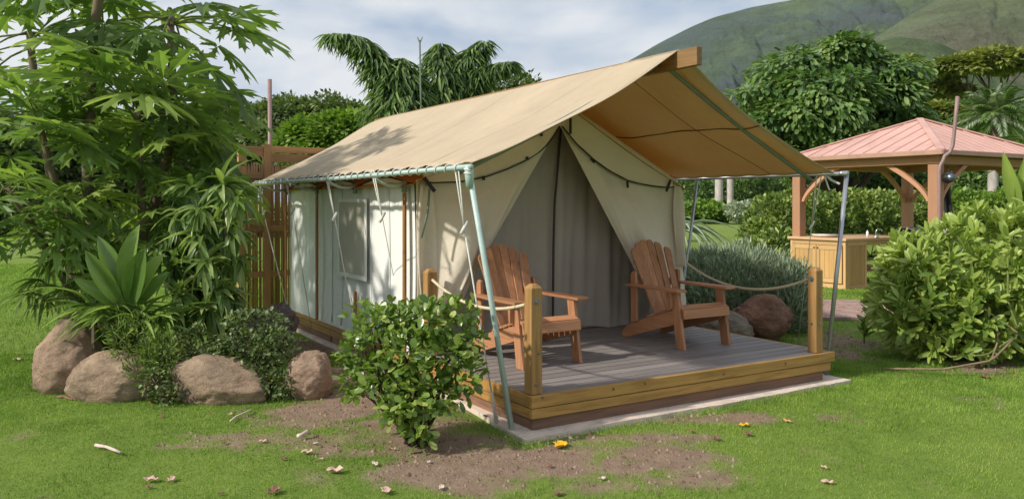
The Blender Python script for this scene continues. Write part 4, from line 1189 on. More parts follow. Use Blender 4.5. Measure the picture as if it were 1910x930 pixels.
# ------------------------------------------------------------------ generic leafy shrub
def shrub(name, label, base, blobs, n, ln, wd, tm, key, mat, seed, objects=0, shell=(0.55, 1.05), droop=0.0, upb=0.3, group=None, stem_mat='bark_dark', cat_='shrub', stems_n=10, clump=0.3):
    g = np.random.default_rng(seed)
    r = thing(name, label, cat_, base, group=group)
    w = np.array([b[3]*b[4] + b[4]*b[5] + b[3]*b[5] for b in blobs]); w = w / w.sum()
    bi = g.choice(len(blobs), n, p=w)
    B = np.array(blobs, float)
    u = rand_dirs(g, n)
    rad = g.uniform(shell[0], shell[1], n) ** 0.6
    # clumps: push whole twig ends in and out
    cl = np.array([mnoise.noise(Vector((q[0]*3.1 + i*3.7, q[1]*3.1, q[2]*3.1))) for q, i in zip(u, bi)])
    rad = rad * (1 + clump * cl)
    loc = u * rad[:, None]
    Pp = B[bi, :3] + RV[None]*(loc[:, 0]*B[bi, 3])[:, None] + FV[None]*(loc[:, 1]*B[bi, 4])[:, None] + np.array([0, 0, 1.0])[None]*(loc[:, 2]*B[bi, 5])[:, None]
    outw = unit(RV[None]*u[:, :1] + FV[None]*u[:, 1:2] + np.array([0, 0, 1.0])[None]*u[:, 2:3])
    d = unit(outw * 0.8 + rand_dirs(g, n) * 0.8 + np.array([0, 0, upb - droop])[None])
    N = unit(outw * 0.5 + np.array([0, 0, 0.8])[None] + 0.5 * rand_dirs(g, n))
    keep = Pp[:, 2] > 0.02
    Pp, d, N = Pp[keep], d[keep], N[keep]; n = len(Pp)
    k_ = g.uniform(0.45, 1.3, n); A = [Pp, d, N, ln * k_, wd * k_ * g.uniform(0.75, 1.15, n)]
    rest = np.arange(n)
    if objects:
        rest = leaf_objects('leaf', r, *A, tm, key, mat, objects)
    if len(rest):
        foliage_part(r, *[q[rest] for q in A], tm, mat, g)
    sm_ = MB()
    for k in range(stems_n):
        b = blobs[g.integers(0, len(blobs))]
        e = np.array(b[:3]) + (RV*b[3]*g.uniform(-.7, .7) + FV*b[4]*g.uniform(-.7, .7) + np.array([0, 0, b[5]*g.uniform(-.2, .7)]))
        s0 = np.array(base) + g.normal(size=3) * np.array([0.04, 0.04, 0])
        sm_.tube(resample([s0, 0.5*(s0 + e) + g.normal(size=3)*0.05, e], 5), [0.014, 0.012, 0.010, 0.008, 0.005], 5)
    sm_.build('stem', M[stem_mat], r, smooth=True)
    return r, A
def blob(px, py, d, a, b, c):
    p = P(px, py, d); return (p[0], p[1], p[2], a, b, c)
# the leafy bush in front of the platform: several leafy sprays with gaps between
bush, _ = shrub('glossy_leaf_bush', 'bushy shrub with small glossy leaves in front of the platform', gp(775, 832, 0, .05),
      [blob(700, 605, 5.8, .17, .2, .14), blob(665, 660, 5.75, .11, .14, .13), blob(655, 715, 5.7, .07, .1, .10), blob(745, 600, 5.75, .14, .2, .13), blob(800, 600, 5.7, .15, .2, .14), blob(855, 580, 5.75, .12, .14, .09), blob(880, 635, 5.75, .09, .12, .11), blob(760, 660, 5.6, .22, .22, .17),
       blob(835, 660, 5.65, .15, .2, .16), blob(870, 700, 5.65, .10, .14, .13), blob(715, 700, 5.65, .15, .18, .14), blob(770, 730, 5.55, .17, .2, .15), blob(820, 735, 5.55, .13, .16, .12), blob(735, 760, 5.5, .10, .12, .10), blob(785, 795, 5.5, .09, .10, .12)],
      3000, 0.066, 0.042, T_OVAL, 'oval', M['leaf_glossy'], 41, objects=300, upb=0.2, clump=0.75, stems_n=30, shell=(0.25, 1.1))
# vine shrub hanging over the boulders
shrub('vine_shrub', 'tangled small leaf vine spilling over the lava rock and boulders', gp(470, 735, 0, .30),
      [blob(455, 650, 7.15, .26, .16, .15), blob(510, 645, 7.1, .18, .16, .16), blob(475, 600, 7.25, .27, .14, .10), blob(405, 665, 7.15, .13, .12, .09), blob(515, 715, 6.95, .14, .12, .12), blob(470, 685, 7.05, .16, .12, .08)],
      3400, 0.042, 0.026, T_OVAL, 'diamond', M['leaf_dark'], 42, upb=0.1, stem_mat='twig', stems_n=16)
shrub('fine_leaf_shrub', 'pale fine leaved shrub in the middle of the boulders', gp(285, 745, 0, .35),
      [blob(250, 640, 7.15, .22, .2, .24), blob(300, 660, 7.0, .16, .18, .18), blob(225, 600, 7.3, .16, .15, .14), blob(255, 690, 6.9, .13, .12, .08)],
      2600, 0.055, 0.012, T_DIAMOND, 'diamond', M['leaf_fine'], 43, upb=0.55, stem_mat='stem_green', stems_n=18)
shrub('small_leaf_shrub', 'low dark shrub growing out between the two middle boulders', gp(300, 757, 0, .18),
      [blob(290, 715, 6.8, .14, .12, .12), blob(315, 735, 6.75, .10, .10, .08), blob(330, 650, 7.2, .16, .15, .14), blob(365, 640, 7.3, .15, .15, .14)],
      1500, 0.038, 0.024, T_DIAMOND, 'diamond', M['leaf_dark'], 44, upb=0.2, stem_mat='twig', stems_n=14)
# grey green shrub at the right of the deck: upright needle-like shoots
g = np.random.default_rng(45)
base = gp(1400, 622, 0, 1.2)
gs = thing('grey_green_shrub', 'rounded grey green shrub of upright needle shoots behind the boulders', 'shrub', base)
n = 34000
bl_ = [blob(1380, 560, 11.2, .80, .7, .72), blob(1330, 530, 11.4, .5, .5, .5), blob(1450, 565, 10.9, .42, .5, .62), blob(1310, 580, 11.0, .35, .4, .5), blob(1470, 600, 10.6, .26, .4, .45), blob(1490, 560, 10.8, .2, .3, .45)]
B = np.array(bl_); w = B[:, 3]*B[:, 5]; bi = g.choice(len(bl_), n, p=w / w.sum())
u = rand_dirs(g, n); rad = g.uniform(0.6, 1.0, n)**0.5
cl = np.array([mnoise.noise(Vector((q[0]*4 + i*2.7, q[1]*4, q[2]*4))) for q, i in zip(u, bi)]); rad *= 1 + 0.32*cl
loc = u*rad[:, None]
Pp = B[bi, :3] + RV[None]*(loc[:, 0]*B[bi, 3])[:, None] + FV[None]*(loc[:, 1]*B[bi, 4])[:, None] + np.array([0, 0, 1.0])[None]*(loc[:, 2]*B[bi, 5])[:, None]
outw = RV[None]*u[:, :1] + FV[None]*u[:, 1:2] + np.array([0, 0, 1.0])[None]*u[:, 2:3]
d = unit(outw*0.9 + np.array([0, 0, 0.6])[None] + 0.55*rand_dirs(g, n))
k_ = Pp[:, 2] > 0.03
foliage_part(gs, Pp[k_], d[k_], rand_dirs(g, n)[k_], g.uniform(.05, .14, n)[k_], g.uniform(.008, .014, n)[k_], T_DIAMOND, M['leaf_grey'], g)
sm_ = MB()
for k in range(14):
    e = P(1300 + 14*k, 560 + 20*math.sin(k*3), 11.1); sm_.tube(resample([base, 0.5*(base+e) - np.array([0, 0, 0.1]), e], 5), 0.014, 5)
sm_.build('stem', M['bark_dark'], gs, smooth=True)

# arching fronds behind the tent's right wall
g = np.random.default_rng(46)
base = gp(1290, 540, 0, 0.0)
fp_ = thing('arching_frond_plant', 'plant with long arching fronds behind the right tent corner', 'plant', base)
c = P(1268, 430, 13.6); n = 34
a = g.uniform(0, TAU, n); el = g.uniform(0.0, 1.0, n)
d = np.stack([np.cos(a)*np.cos(el), np.sin(a)*np.cos(el), np.sin(el)], -1)
A = [np.repeat(c[None], n, 0), d, np.array([0, 0, 1.0])[None] + 0.2*rand_dirs(g, n), g.uniform(0.7, 1.1, n), g.uniform(0.04, 0.06, n)]
leaf_objects('frond', fp_, *A, T_STRAP, 'frond', M['leaf_grey'])
MB().tube([base, c], [0.06, 0.04], 7).build('stem', M['bark'], fp_)

# large pale green shrub at the right edge, leaves in rosettes
g = np.random.default_rng(47)
base = gp(1800, 672, 0, .5)
nk = thing('naupaka_shrub', 'large bright green shrub with paddle leaves at the right edge', 'shrub', base)
bl_ = [blob(1745, 520, 9.0, .52, .6, .52), blob(1850, 490, 9.0, .60, .6, .60), blob(1700, 575, 8.9, .36, .5, .40), blob(1800, 590, 8.7, .5, .45, .38), blob(1900, 560, 8.9, .45, .5, .55), blob(1700, 490, 9.1, .22, .35, .28), blob(1930, 450, 9.1, .35, .4, .4), blob(1780, 640, 8.6, .42, .3, .2), blob(1880, 640, 8.6, .4, .3, .2)]
B = np.array(bl_); w = B[:, 3]*B[:, 5]; m_ = 820
bi = g.choice(len(bl_), m_, p=w/w.sum()); u = rand_dirs(g, m_); rad = g.uniform(.5, 1.0, m_)**0.4
loc = u*rad[:, None]
Cc = B[bi, :3] + RV[None]*(loc[:, 0]*B[bi, 3])[:, None] + FV[None]*(loc[:, 1]*B[bi, 4])[:, None] + np.array([0, 0, 1.0])[None]*(loc[:, 2]*B[bi, 5])[:, None]
outw = unit(RV[None]*u[:, :1] + FV[None]*u[:, 1:2] + np.array([0, 0, 1.0])[None]*(u[:, 2:3] + 0.4))
parts = []
for q in range(m_):
    if Cc[q][2] < 0.08: continue
    n = 9
    ax = outw[q]
    d = unit(rand_dirs(g, n)*0.75 + ax[None]*0.9)
    parts.append((np.repeat(Cc[q][None], n, 0) + 0.02*rand_dirs(g, n), d, unit(ax[None] - d*0.2 + 0.35*rand_dirs(g, n)), g.uniform(.12, .21, n), g.uniform(.040, .062, n)))
A = cat(parts)
rest = leaf_objects('leaf', nk, *A, T_OVAL, 'oval_pale', M['leaf_naupaka'])
foliage_part(nk, *[q[rest] for q in A], T_OVAL, M['leaf_naupaka'], g)
sm_ = MB()
for k in range(26):
    e = Cc[g.integers(0, len(Cc))]; s0 = base + np.array([g.normal()*.2, g.normal()*.2, 0])
    sm_.tube(resample([s0, 0.5*(s0+e) + 0.08*rand_dirs(g, 1)[0], e], 6), [.016, .014, .012, .011, .009, .007], 5)
sm_.build('stem', M['bark_dark'], nk, smooth=True)
for k in range(26):
    i = g.integers(0, len(A[0])); p = A[0][i] + A[1][i]*0.05
    if p[2] < 0.9: continue
    v_, f_, _r = inst(np.repeat(p[None], 5, 0), unit(rand_dirs(g, 5) + np.array([0, 0, .6])), rand_dirs(g, 5), np.full(5, .045), np.full(5, .03), T_DIAMOND, np.zeros(5))
    MB().add(v_, f_).build('flower', M['flower'], nk)
# bare creeping runners at its foot
for k, pts in enumerate([[(1730, 632, 8.5), (1770, 665, 8.3), (1840, 662, 8.2), (1890, 630, 8.2)], [(1640, 690, 8.2), (1760, 688, 7.9), (1850, 672, 7.9), (1890, 632, 8.1)], [(1862, 600, 8.3), (1860, 640, 8.2), (1850, 668, 8.1)], [(1690, 560, 8.6), (1740, 610, 8.5), (1790, 655, 8.4)], [(1820, 565, 8.4), (1870, 600, 8.3), (1898, 620, 8.2)], [(1880, 480, 8.4), (1880, 560, 8.3), (1898, 612, 8.2)]]):
    q = [P(*p) for p in pts]
    for p in q: p[2] = max(p[2], 0.012)
    MB().tube(resample(q, 14), 0.011 if k != 2 else .009, 6).build('runner', M['stem_green'] if k in (0, 3, 5) else M['twig'], nk, smooth=True)
# young seedling in the grass
base = G(1612, 640)
sd = thing('seedling', 'young leafy sprout standing alone in the grass', 'plant', base)
parts = [rosette(g, base + np.array([0, 0, z]), (0, 0, 1), 9, .15, .055, .8, -0.15) for z in (0.08, 0.15, 0.22)]
A = cat(parts); leaf_objects('leaf', sd, *A, T_OVAL, 'oval_pale', M['leaf_naupaka'])
MB().tube([base, base + np.array([0, 0, .23])], [.012, .008], 6).build('stem', M['stem_green'], sd)
# tall broad leaves at the right edge
base = gp(1905, 660, 0, .9)
bn = thing('banana_plant', 'tall broad upright leaves standing out above the shrub at the right edge', 'plant', base)
Ps, Ds, Ns, Ls, Ws = [], [], [], [], []
for (x0, y0, x1, y1, w) in [(1900, 395, 1872, 288, .17), (1905, 400, 1912, 290, .14), (1908, 420, 1935, 320, .18), (1896, 440, 1885, 380, .12), (1902, 410, 1960, 360, .16)]:
    a = P(x0, y0, 9.6); b = P(x1, y1, 9.5); Ps.append(a); Ds.append(b - a); Ls.append(np.linalg.norm(b-a)*1.05); Ws.append(w); Ns.append(-FV*0.8 - RV*0.5 + np.array([0, 0, 0.3]) + g.normal(size=3)*.15)
A = [np.array(q) for q in (Ps, Ds, Ns, Ls, Ws)]
leaf_objects('leaf', bn, *A, lance(0.10, 7, fold=0.3), 'banana', M['leaf_naupaka'])
MB().tube([base, P(1903, 420, 9.6)], [.05, .03], 8).build('stem', M['stem_green'], bn)
# ------------------------------------------------------------------ bamboo screen and vent pipe behind the tent
M['screen_wood'] = m_wood('screen_timber', (0.44, 0.235, 0.11), 0)
M['screen_post'] = m_wood('screen_post_timber', (0.46, 0.25, 0.12), 2)
M['stick'] = m_wood('brown_stick', (0.48, 0.27, 0.13), 2, var=0.35)
FY = 6.95
fe = thing('stick_fence', 'tall timber framed fence of vertical brown sticks behind the tent', 'fence', (0, FY, 0))
FTOP = 2.50
for x in (-0.42, -0.06, 1.5, 3.0):
    MB().box((x - 0.05, FY - 0.06, 0), (x + 0.05, FY + 0.04, FTOP + (0.02 if x == -0.06 else 0.0))).build('post', M['screen_post'], fe, bevel=0.005)
MB().box((-0.37, FY - 0.035, FTOP - 0.16), (-0.112, FY + 0.02, FTOP - 0.02)).build('rail', M['screen_wood'], fe, bevel=0.004)
MB().box((-0.008, FY - 0.035, FTOP - 0.10), (2.948, FY + 0.02, FTOP - 0.01)).build('rail', M['screen_wood'], fe, bevel=0.004)
MB().box((-0.008, FY - 0.03, FTOP - 0.24), (2.948, FY + 0.015, FTOP - 0.115)).build('rail', M['screen_wood'], fe, bevel=0.004)
for z in (2.02, 1.26, 0.60):
    MB().box((-0.37, FY - 0.045, z), (-0.112, FY - 0.018, z + 0.09)).build('rail', M['screen_wood'], fe, bevel=0.004)
    MB().box((-0.008, FY - 0.045, z), (1.448, FY - 0.018, z + 0.09)).build('rail', M['screen_wood'], fe, bevel=0.004)
gs_ = random.Random(5)
x = -0.355
while x < 1.44:
    if not (-0.13 < x < 0.0):
        w = gs_.uniform(0.006, 0.013)
        top = FTOP - 0.26 + gs_.uniform(-.03, 0.02)
        MB().tube([(x, FY, 0.10 + gs_.uniform(0, .05)), (x + gs_.uniform(-.006, .006), FY + 0.004, 1.2), (x + gs_.uniform(-.008, .008), FY, top)], w, 6).build('stick', M['stick'], fe, smooth=True)
    x += gs_.uniform(0.019, 0.032)
for k in range(34):
    x = -.36 + k*.055 + gs_.uniform(-.012, .012)
    MB().tube([(x, FY + .026, .10), (x + .004, FY + .026, 2.2)], .013, 5).build('stick', M['stick'], fe, smooth=True)
vp = PYY(503, 148, 7.25)
v0 = np.array([vp[0] + 0.02, 7.25, 0])
o = MB().tube([v0, (vp[0] + 0.012, 7.25, 1.5), vp], 0.032, 12).build('vent_pipe', M['pink_pipe'], base=v0, smooth=True)
tag(o, 'slim purple brown vent pipe rising behind the stick fence', 'pipe')

# ------------------------------------------------------------------ gazebo with outdoor kitchen
M['gz_post'] = m_wood('gazebo_timber', (0.50, 0.265, 0.15), 2, var=0.08)
M['gz_x'] = m_wood('gazebo_beam_x', (0.46, 0.27, 0.13), 0, var=0.08)
M['gz_y'] = m_wood('gazebo_beam_y', (0.50, 0.28, 0.14), 1, var=0.08)
M['roof_pink'] = m_plain('pink_metal_roof', (0.56, 0.33, 0.275), 0.55, 0.0, var=0.14, scale=2)
M['gutter'] = m_plain('brown_gutter', (0.40, 0.24, 0.17), 0.5)
M['cedar_x'] = m_wood('cedar_x', (0.56, 0.34, 0.13), 2, var=0.12)
M['cedar_frame'] = m_wood('cedar_frame', (0.60, 0.38, 0.17), 2, var=0.08)
M['counter'] = m_wood('counter_top', (0.55, 0.36, 0.20), 1, var=0.08)
M['tile'] = m_plain('pale_basin', (0.70, 0.62, 0.58), 0.35)
M['chrome'] = m_plain('chrome', (0.7, 0.7, 0.75), 0.2, 1.0)
M['lid'] = m_plain('dark_lid', (0.16, 0.15, 0.22), 0.35, 0.3)
p1 = RD(7.47, 14.4)
SX, SY = 3.75, 2.93
GX0, GY0 = p1[0], p1[1]
gz_ = thing('gazebo', 'timber gazebo with pink standing seam metal roof', 'gazebo', (GX0, GY0, 0))
BH0, BH1 = 2.355, 2.50
w = 0.095
for x in (GX0, GX0 + SX):
    for y in (GY0, GY0 + SY):
        MB().box((x - w, y - w, 0), (x + w, y + w, BH0 - 0.002)).build('post', M['gz_post'], gz_, bevel=0.01)
for y in (GY0, GY0 + SY):
    MB().box((GX0 - 0.11, y - 0.085, BH0), (GX0 + SX + 0.11, y + 0.085, BH1)).build('beam', M['gz_x'], gz_, bevel=0.008)
for x in (GX0, GX0 + SX):
    MB().box((x - 0.088, GY0 + 0.087, BH0 + 0.002), (x + 0.088, GY0 + SY - 0.087, BH1 + 0.003)).build('beam', M['gz_y'], gz_, bevel=0.008)
MB().box((GX0 - 0.118, GY0 - 0.12, BH0 + 0.004), (GX0 - 0.09, GY0 + SY + 0.1, BH1 + 0.012)).build('fascia', M['gz_y'], gz_, bevel=0.006)
def brace(c, dirv):
    dirv = np.array(dirv, float); pr = np.cross(dirv, (0, 0, 1)) * 0.045
    out_, inn = [], []
    for k in range(13):
        a = k / 12 * math.pi / 2
        out_.append((0.085 + 0.68 * (1 - math.cos(a)), 0.66 * math.sin(a)))
        inn.append((0.085 + 0.155 + 0.68 * (1 - math.cos(a)), 0.66 * math.sin(a)))
    out_ = [(min(0.095 + 0.70 * (k/12)**1.55, 0.8), -0.66 + 0.66 * (k/12)) for k in range(13)]
    inn = [(q[0] + 0.02 + 0.15 * (0.25 + 0.75*(k/12)), q[1]) for k, q in enumerate(out_)]
    poly = [np.array(c) + dirv*a + np.array([0, 0, b]) - pr for a, b in out_] + [np.array(c) + dirv*a + np.array([0, 0, b]) - pr for a, b in inn[::-1]]
    MB().prism(poly, pr * 2).build('brace', M['gz_post'], gz_, bevel=0.006)
for x, sx in ((GX0, 1), (GX0 + SX, -1)):
    for y, sy in ((GY0, 1), (GY0 + SY, -1)):
        brace((x, y, BH0 - 0.004), (sx, 0, 0)); brace((x, y, BH0 - 0.004), (0, sy, 0))
OV = 0.24
ex0, ex1, ey0, ey1 = GX0 - OV, GX0 + SX + OV, GY0 - OV, GY0 + SY + OV
ez, az = 2.575, 3.36
apex = np.array([(ex0 + ex1) / 2, (ey0 + ey1) / 2, az])
cor = [np.array([ex0, ey0, ez]), np.array([ex1, ey0, ez]), np.array([ex1, ey1, ez]), np.array([ex0, ey1, ez])]
for k in range(4):
    a, b = cor[k], cor[(k + 1) % 4]
    mid = (a + b) / 2
    L_ = np.linalg.norm(b - a); n = int(round(L_ / 0.30))
    e = (b - a) / L_
    up_ = apex - mid; hlen = np.linalg.norm(up_); up_ = up_ / hlen
    nrm = np.cross(e, up_)
    if nrm[2] < 0: nrm = -nrm
    for i in range(n):
        s0, s1 = i / n * L_, (i + 1) / n * L_
        def top(s): return (1 - abs(s - L_/2) / (L_/2)) * hlen
        pts = [a + e*s0, a + e*s1, a + e*s1 + up_*top(s1), a + e*s0 + up_*top(s0)]
        if s0 < L_/2 < s1: pts = pts[:3] + [apex] + pts[3:]
        m = MB().prism(pts, nrm * 0.006)
        if top(s0) > 0.02:
            m.bar(a + e*(s0 + 0.008) + nrm*0.012, a + e*(s0 + 0.008) + up_*max(top(s0) - 0.01, 0.02) + nrm*0.012, 0.012, 0.014, up=nrm)
        m.build('roof_panel', M['roof_pink'], gz_)
    MB().bar(a + np.array([0, 0, 0.022]), apex + np.array([0, 0, 0.022]), 0.12, 0.03).build('ridge_cap', M['roof_pink'], gz_, bevel=0.006)
    gm = MB()
    o_ = np.cross(e, (0, 0, 1)) * 1.0
    gm.bar(a + o_*0.03 - e*0.05 + np.array([0, 0, -0.03]), b + o_*0.03 + e*0.05 + np.array([0, 0, -0.03]), 0.07, 0.085 + 0.002*k)
    gm.build('gutter', M['gutter'], gz_, bevel=0.012)
MB().add([(ex0 + .02, ey0 + .02, BH1 + 0.02), (ex1 - .02, ey0 + .02, BH1 + 0.02), (ex1 - .02, ey1 - .02, BH1 + 0.02), (ex0 + .02, ey1 - .02, BH1 + 0.02)], [(0, 1, 2, 3)]).build('ceiling', M['gz_y'], gz_)
dsp = [P(x, y, 13.85) for x, y in ((1786, 180), (1783, 215), (1780, 245), (1777, 272), (1772, 284), (1762, 291), (1759, 300), (1754, 308), (1752, 318), (1752, 420), (1752, 545))]
o = MB().tube(dsp, 0.030, 10).build('vent_stack', M['pink_pipe'], base=(dsp[-1][0], dsp[-1][1], 0), smooth=True)
tag(o, 'bent pink brown pipe running up past the gazebo gutter', 'pipe')
# dark round fitting and black cover by the near post
lp = P(1769, 331, 14.25)
m = MB(); m.add([lp + np.array([x, y, z])*np.array([.10, .10, .10])*(1 + .08*math.sin(5*x + 3*z)) for x, y, z in ICO[0]], ICO[1])
r_ = thing('floodlight', 'round black lamp fitting under the gazebo beam', 'lamp', lp)
m.build('lamp_housing', M['black'], r_, smooth=True)
q_ = lp - FV*0.09 - RV*0.01
MB().tube([q_, q_ - FV*0.03], [0.055, 0.07], 14).build('lens_ring', M['bolt'], r_, smooth=True)
MB().tube([lp, lp + np.array([0, 0, .20])], 0.02, 8).build('stem', M['black'], r_)
cb = P(1767, 390, 15.1)
tag(MB().grid(lambda i, j: cb + RV*((i - .5)*.19 + .02*math.sin(j*5)) + FV*(.03*math.sin(i*12 + j*3)) + np.array([0, 0, (j - .5)*.95]), 14, 14).build('hanging_cover', M['black'], base=cb, smooth=True, solid=.01),
    'black cloth cover hanging behind the near gazebo post', 'cloth')

# kitchen counter: near corner seen at (1577, 540)
c0 = G(1577, 540)
kx0, ky0 = c0[0], c0[1]
KL, KW, KH = 1.30, 2.4, 0.93
kc = thing('kitchen_counter', 'cedar outdoor kitchen counter with panelled doors under the gazebo', 'counter', (kx0, ky0, 0))
MB().box((kx0 - 0.04, ky0 - 0.04, KH), (kx0 + KW, ky0 + KL + 0.05, KH + 0.05)).build('counter_top', M['counter'], kc, bevel=0.008)
# left side: frame + two doors (along y); front (along x): panel, posts, open bay
MB().box((kx0 + 0.03, ky0 + 0.03, 0.05), (kx0 + 0.62, ky0 + KL - 0.02, KH - 0.002)).build('carcass', M['cedar_x'], kc)
for y in (0.0, KL - 0.055):
    MB().box((kx0, ky0 + y, 0), (kx0 + 0.028, ky0 + y + 0.055, KH - 0.003)).build('stile', M['cedar_frame'], kc, bevel=0.004)
for z0_, z1_ in ((0.0, 0.10), (KH - 0.09, KH - 0.003)):
    MB().box((kx0 + 0.002, ky0 + 0.057, z0_), (kx0 + 0.027, ky0 + KL - 0.057, z1_)).build('rail', M['cedar_frame'], kc, bevel=0.004)
dw = (KL - 0.114) / 2
for i in range(2):
    a = ky0 + 0.057 + i * dw + 0.006; b = a + dw - 0.012
    dr_ = MB().box((kx0 - 0.012, a, 0.108), (kx0 + 0.0, b, KH - 0.096)).build('door', M['cedar_frame'], kc)
    for lo, hi in (((a, 0.108), (a + 0.075, KH - 0.096)), ((b - 0.075, 0.108), (b, KH - 0.096))):
        MB().box((kx0 - 0.030, lo[0], lo[1]), (kx0 - 0.0125, hi[0], hi[1])).build('door_stile', M['cedar_frame'], dr_, bevel=0.003)
    for z0_, z1_ in ((0.109, 0.19), (KH - 0.18, KH - 0.097)):
        MB().box((kx0 - 0.029, a + 0.0755, z0_), (kx0 - 0.0125, b - 0.0755, z1_)).build('door_rail', M['cedar_frame'], dr_, bevel=0.003)
    npk = 4; pw = (b - a - 0.16) / npk
    for k in range(npk):
        MB().box((kx0 - 0.020, a + 0.08 + k*pw + 0.002, 0.195), (kx0 - 0.0128, a + 0.08 + (k+1)*pw - 0.002, KH - 0.185)).build('plank', M['cedar_x'], dr_, bevel=0.002)
    yk = b - 0.035 if i == 0 else a + 0.035
    MB().tube([(kx0 - 0.030, yk, KH - 0.15), (kx0 - 0.05, yk, KH - 0.15)], 0.014, 8).build('knob', M['black'], dr_)
for x0_, x1_ in ((0.030, 0.075), (0.60, 0.66), (1.55, 1.61), (KW - .1, KW - .04)):
    MB().box((kx0 + x0_, ky0 - 0.002, 0), (kx0 + x1_, ky0 + 0.026, KH - 0.003)).build('stile', M['cedar_frame'], kc, bevel=0.004)
for z0_, z1_ in ((0.0, 0.08), (KH - 0.09, KH - 0.004)):
    MB().box((kx0 + 0.077, ky0, z0_), (kx0 + 0.598, ky0 + 0.024, z1_)).build('rail', M['cedar_frame'], kc, bevel=0.004)
    MB().box((kx0 + 0.662, ky0, z0_), (kx0 + KW - .1, ky0 + 0.024, z1_)).build('rail', M['cedar_frame'], kc, bevel=0.004)
for k in range(6):
    a = kx0 + 0.08 + k * 0.0865
    MB().box((a, ky0 + 0.006, 0.082), (a + 0.084, ky0 + 0.020, KH - 0.092)).build('plank', M['cedar_x'], kc, bevel=0.003)
MB().box((kx0 + 0.63, ky0 + KL - 0.04, 0.02), (kx0 + KW - 0.05, ky0 + KL - 0.02, KH - 0.01)).build('back_panel', M['cedar_x'], kc)
MB().box((kx0 + 0.66, ky0 + 0.05, 0.30), (kx0 + KW - 0.06, ky0 + KL - 0.06, 0.325)).build('shelf', M['cedar_x'], kc)
# basin, tap, soap, grill lid stand on the counter
bs = np.array([kx0 + 0.42, ky0 + 0.75, KH + 0.05])
b_ = thing('wash_basin', 'pale shallow basin set on the left of the counter', 'basin', bs)
MB().tube([bs + np.array([0, 0, .0]), bs + np.array([0, 0, .012]), bs + np.array([0, 0, .05]), bs + np.array([0, 0, .055]), bs + np.array([0, 0, .03])], [.20, .24, .30, .285, .22], 28).build('bowl', M['tile'], b_, smooth=True)
tp_ = P(1634, 441, 16.2); tp_[2] = KH + 0.05
f_ = thing('tap', 'small chrome tap on the counter beside the green shrub', 'tap', tp_)
MB().tube([tp_, tp_ + np.array([0, 0, .13]), tp_ + np.array([.02, -.02, .17]), tp_ + np.array([.08, -.06, .16]), tp_ + np.array([.10, -.07, .12])], .013, 8).build('spout', M['chrome'], f_, smooth=True)
MB().tube([tp_, tp_ + np.array([0, 0, .03])], [.06, .05], 12).build('base_plate', M['chrome'], f_, smooth=True)
MB().tube([tp_ + np.array([.0, .0, .03]), tp_ + np.array([.06, .05, .07])], .009, 6).build('handle', M['chrome'], f_)
sp_ = P(1618, 441, 16.2); sp_[2] = KH + 0.05
f_ = thing('soap_bottle', 'white bottle standing on the counter left of the tap', 'bottle', sp_)
MB().tube([sp_, sp_ + np.array([0, 0, .12])], [.026, .024], 12).build('bottle_body', M['flower'], f_, smooth=True)
MB().tube([sp_ + np.array([0, 0, .119]), sp_ + np.array([0, 0, .15])], [.012, .010], 8).build('cap', M['flower'], f_)
gl = P(1703, 421, 16.6); gl[2] = KH + 0.05
f_ = thing('grill', 'low dark grill with curved metal lid on the counter by the gazebo post', 'grill', gl)
def gl_pt(i, j):
    a = math.pi * j
    return gl + np.array([(i - .5) * .62, -.26 * math.cos(a), .02 + .17 * math.sin(a)])
MB().grid(gl_pt, 4, 14).build('lid', M['lid'], f_, smooth=True, solid=.008)
MB().box(gl + np.array([-.32, -.27, 0.0]), gl + np.array([.32, .27, .03])).build('tray', M['bolt'], f_, bevel=.005)
MB().tube([gl + np.array([-.2, -.30, .10]), gl + np.array([.2, -.30, .10])], .012, 8).build('handle', M['chrome'], f_)

# ------------------------------------------------------------------ brick path
M['brick'] = m_stone('pink_brick', (0.40, 0.27, 0.23), (0.52, 0.38, 0.33), 5.0, 0.4)
M['joint'] = m_plain('path_bed', (0.22, 0.16, 0.13), 0.9)
def path_quad(r0, r1, d0, d1, z0, z1):
    q = [RD(r0, d0, z0), RD(r1, d0, z0), RD(r1, d1, z0), RD(r0, d1, z0)]
    return MB().prism(q, (0, 0, z1 - z0))
pbase = RD(5.5, 12.5)
pa = path_quad(3.2, 12.5, 11.55, 13.75, -0.03, 0.028).build('path', M['joint'], base=pbase)
tag(pa, 'pink brick path crossing the lawn before the gazebo', 'path', kind='structure')
g = random.Random(9); k = 0
d = 11.57
row = 0
while d < 13.7:
    r = 4.15 + (0.12 if row % 2 else 0)
    while r < 9.6:
        if r < 5.9 or r > 7.6:
            dz = g.uniform(-.004, .006)
            path_quad(r + g.uniform(0, .006), r + .225, d + g.uniform(0, .004), d + .100, 0.0, 0.047 + dz).build('brick', M['brick'], pa)
        r += .235
    d += .108; row += 1

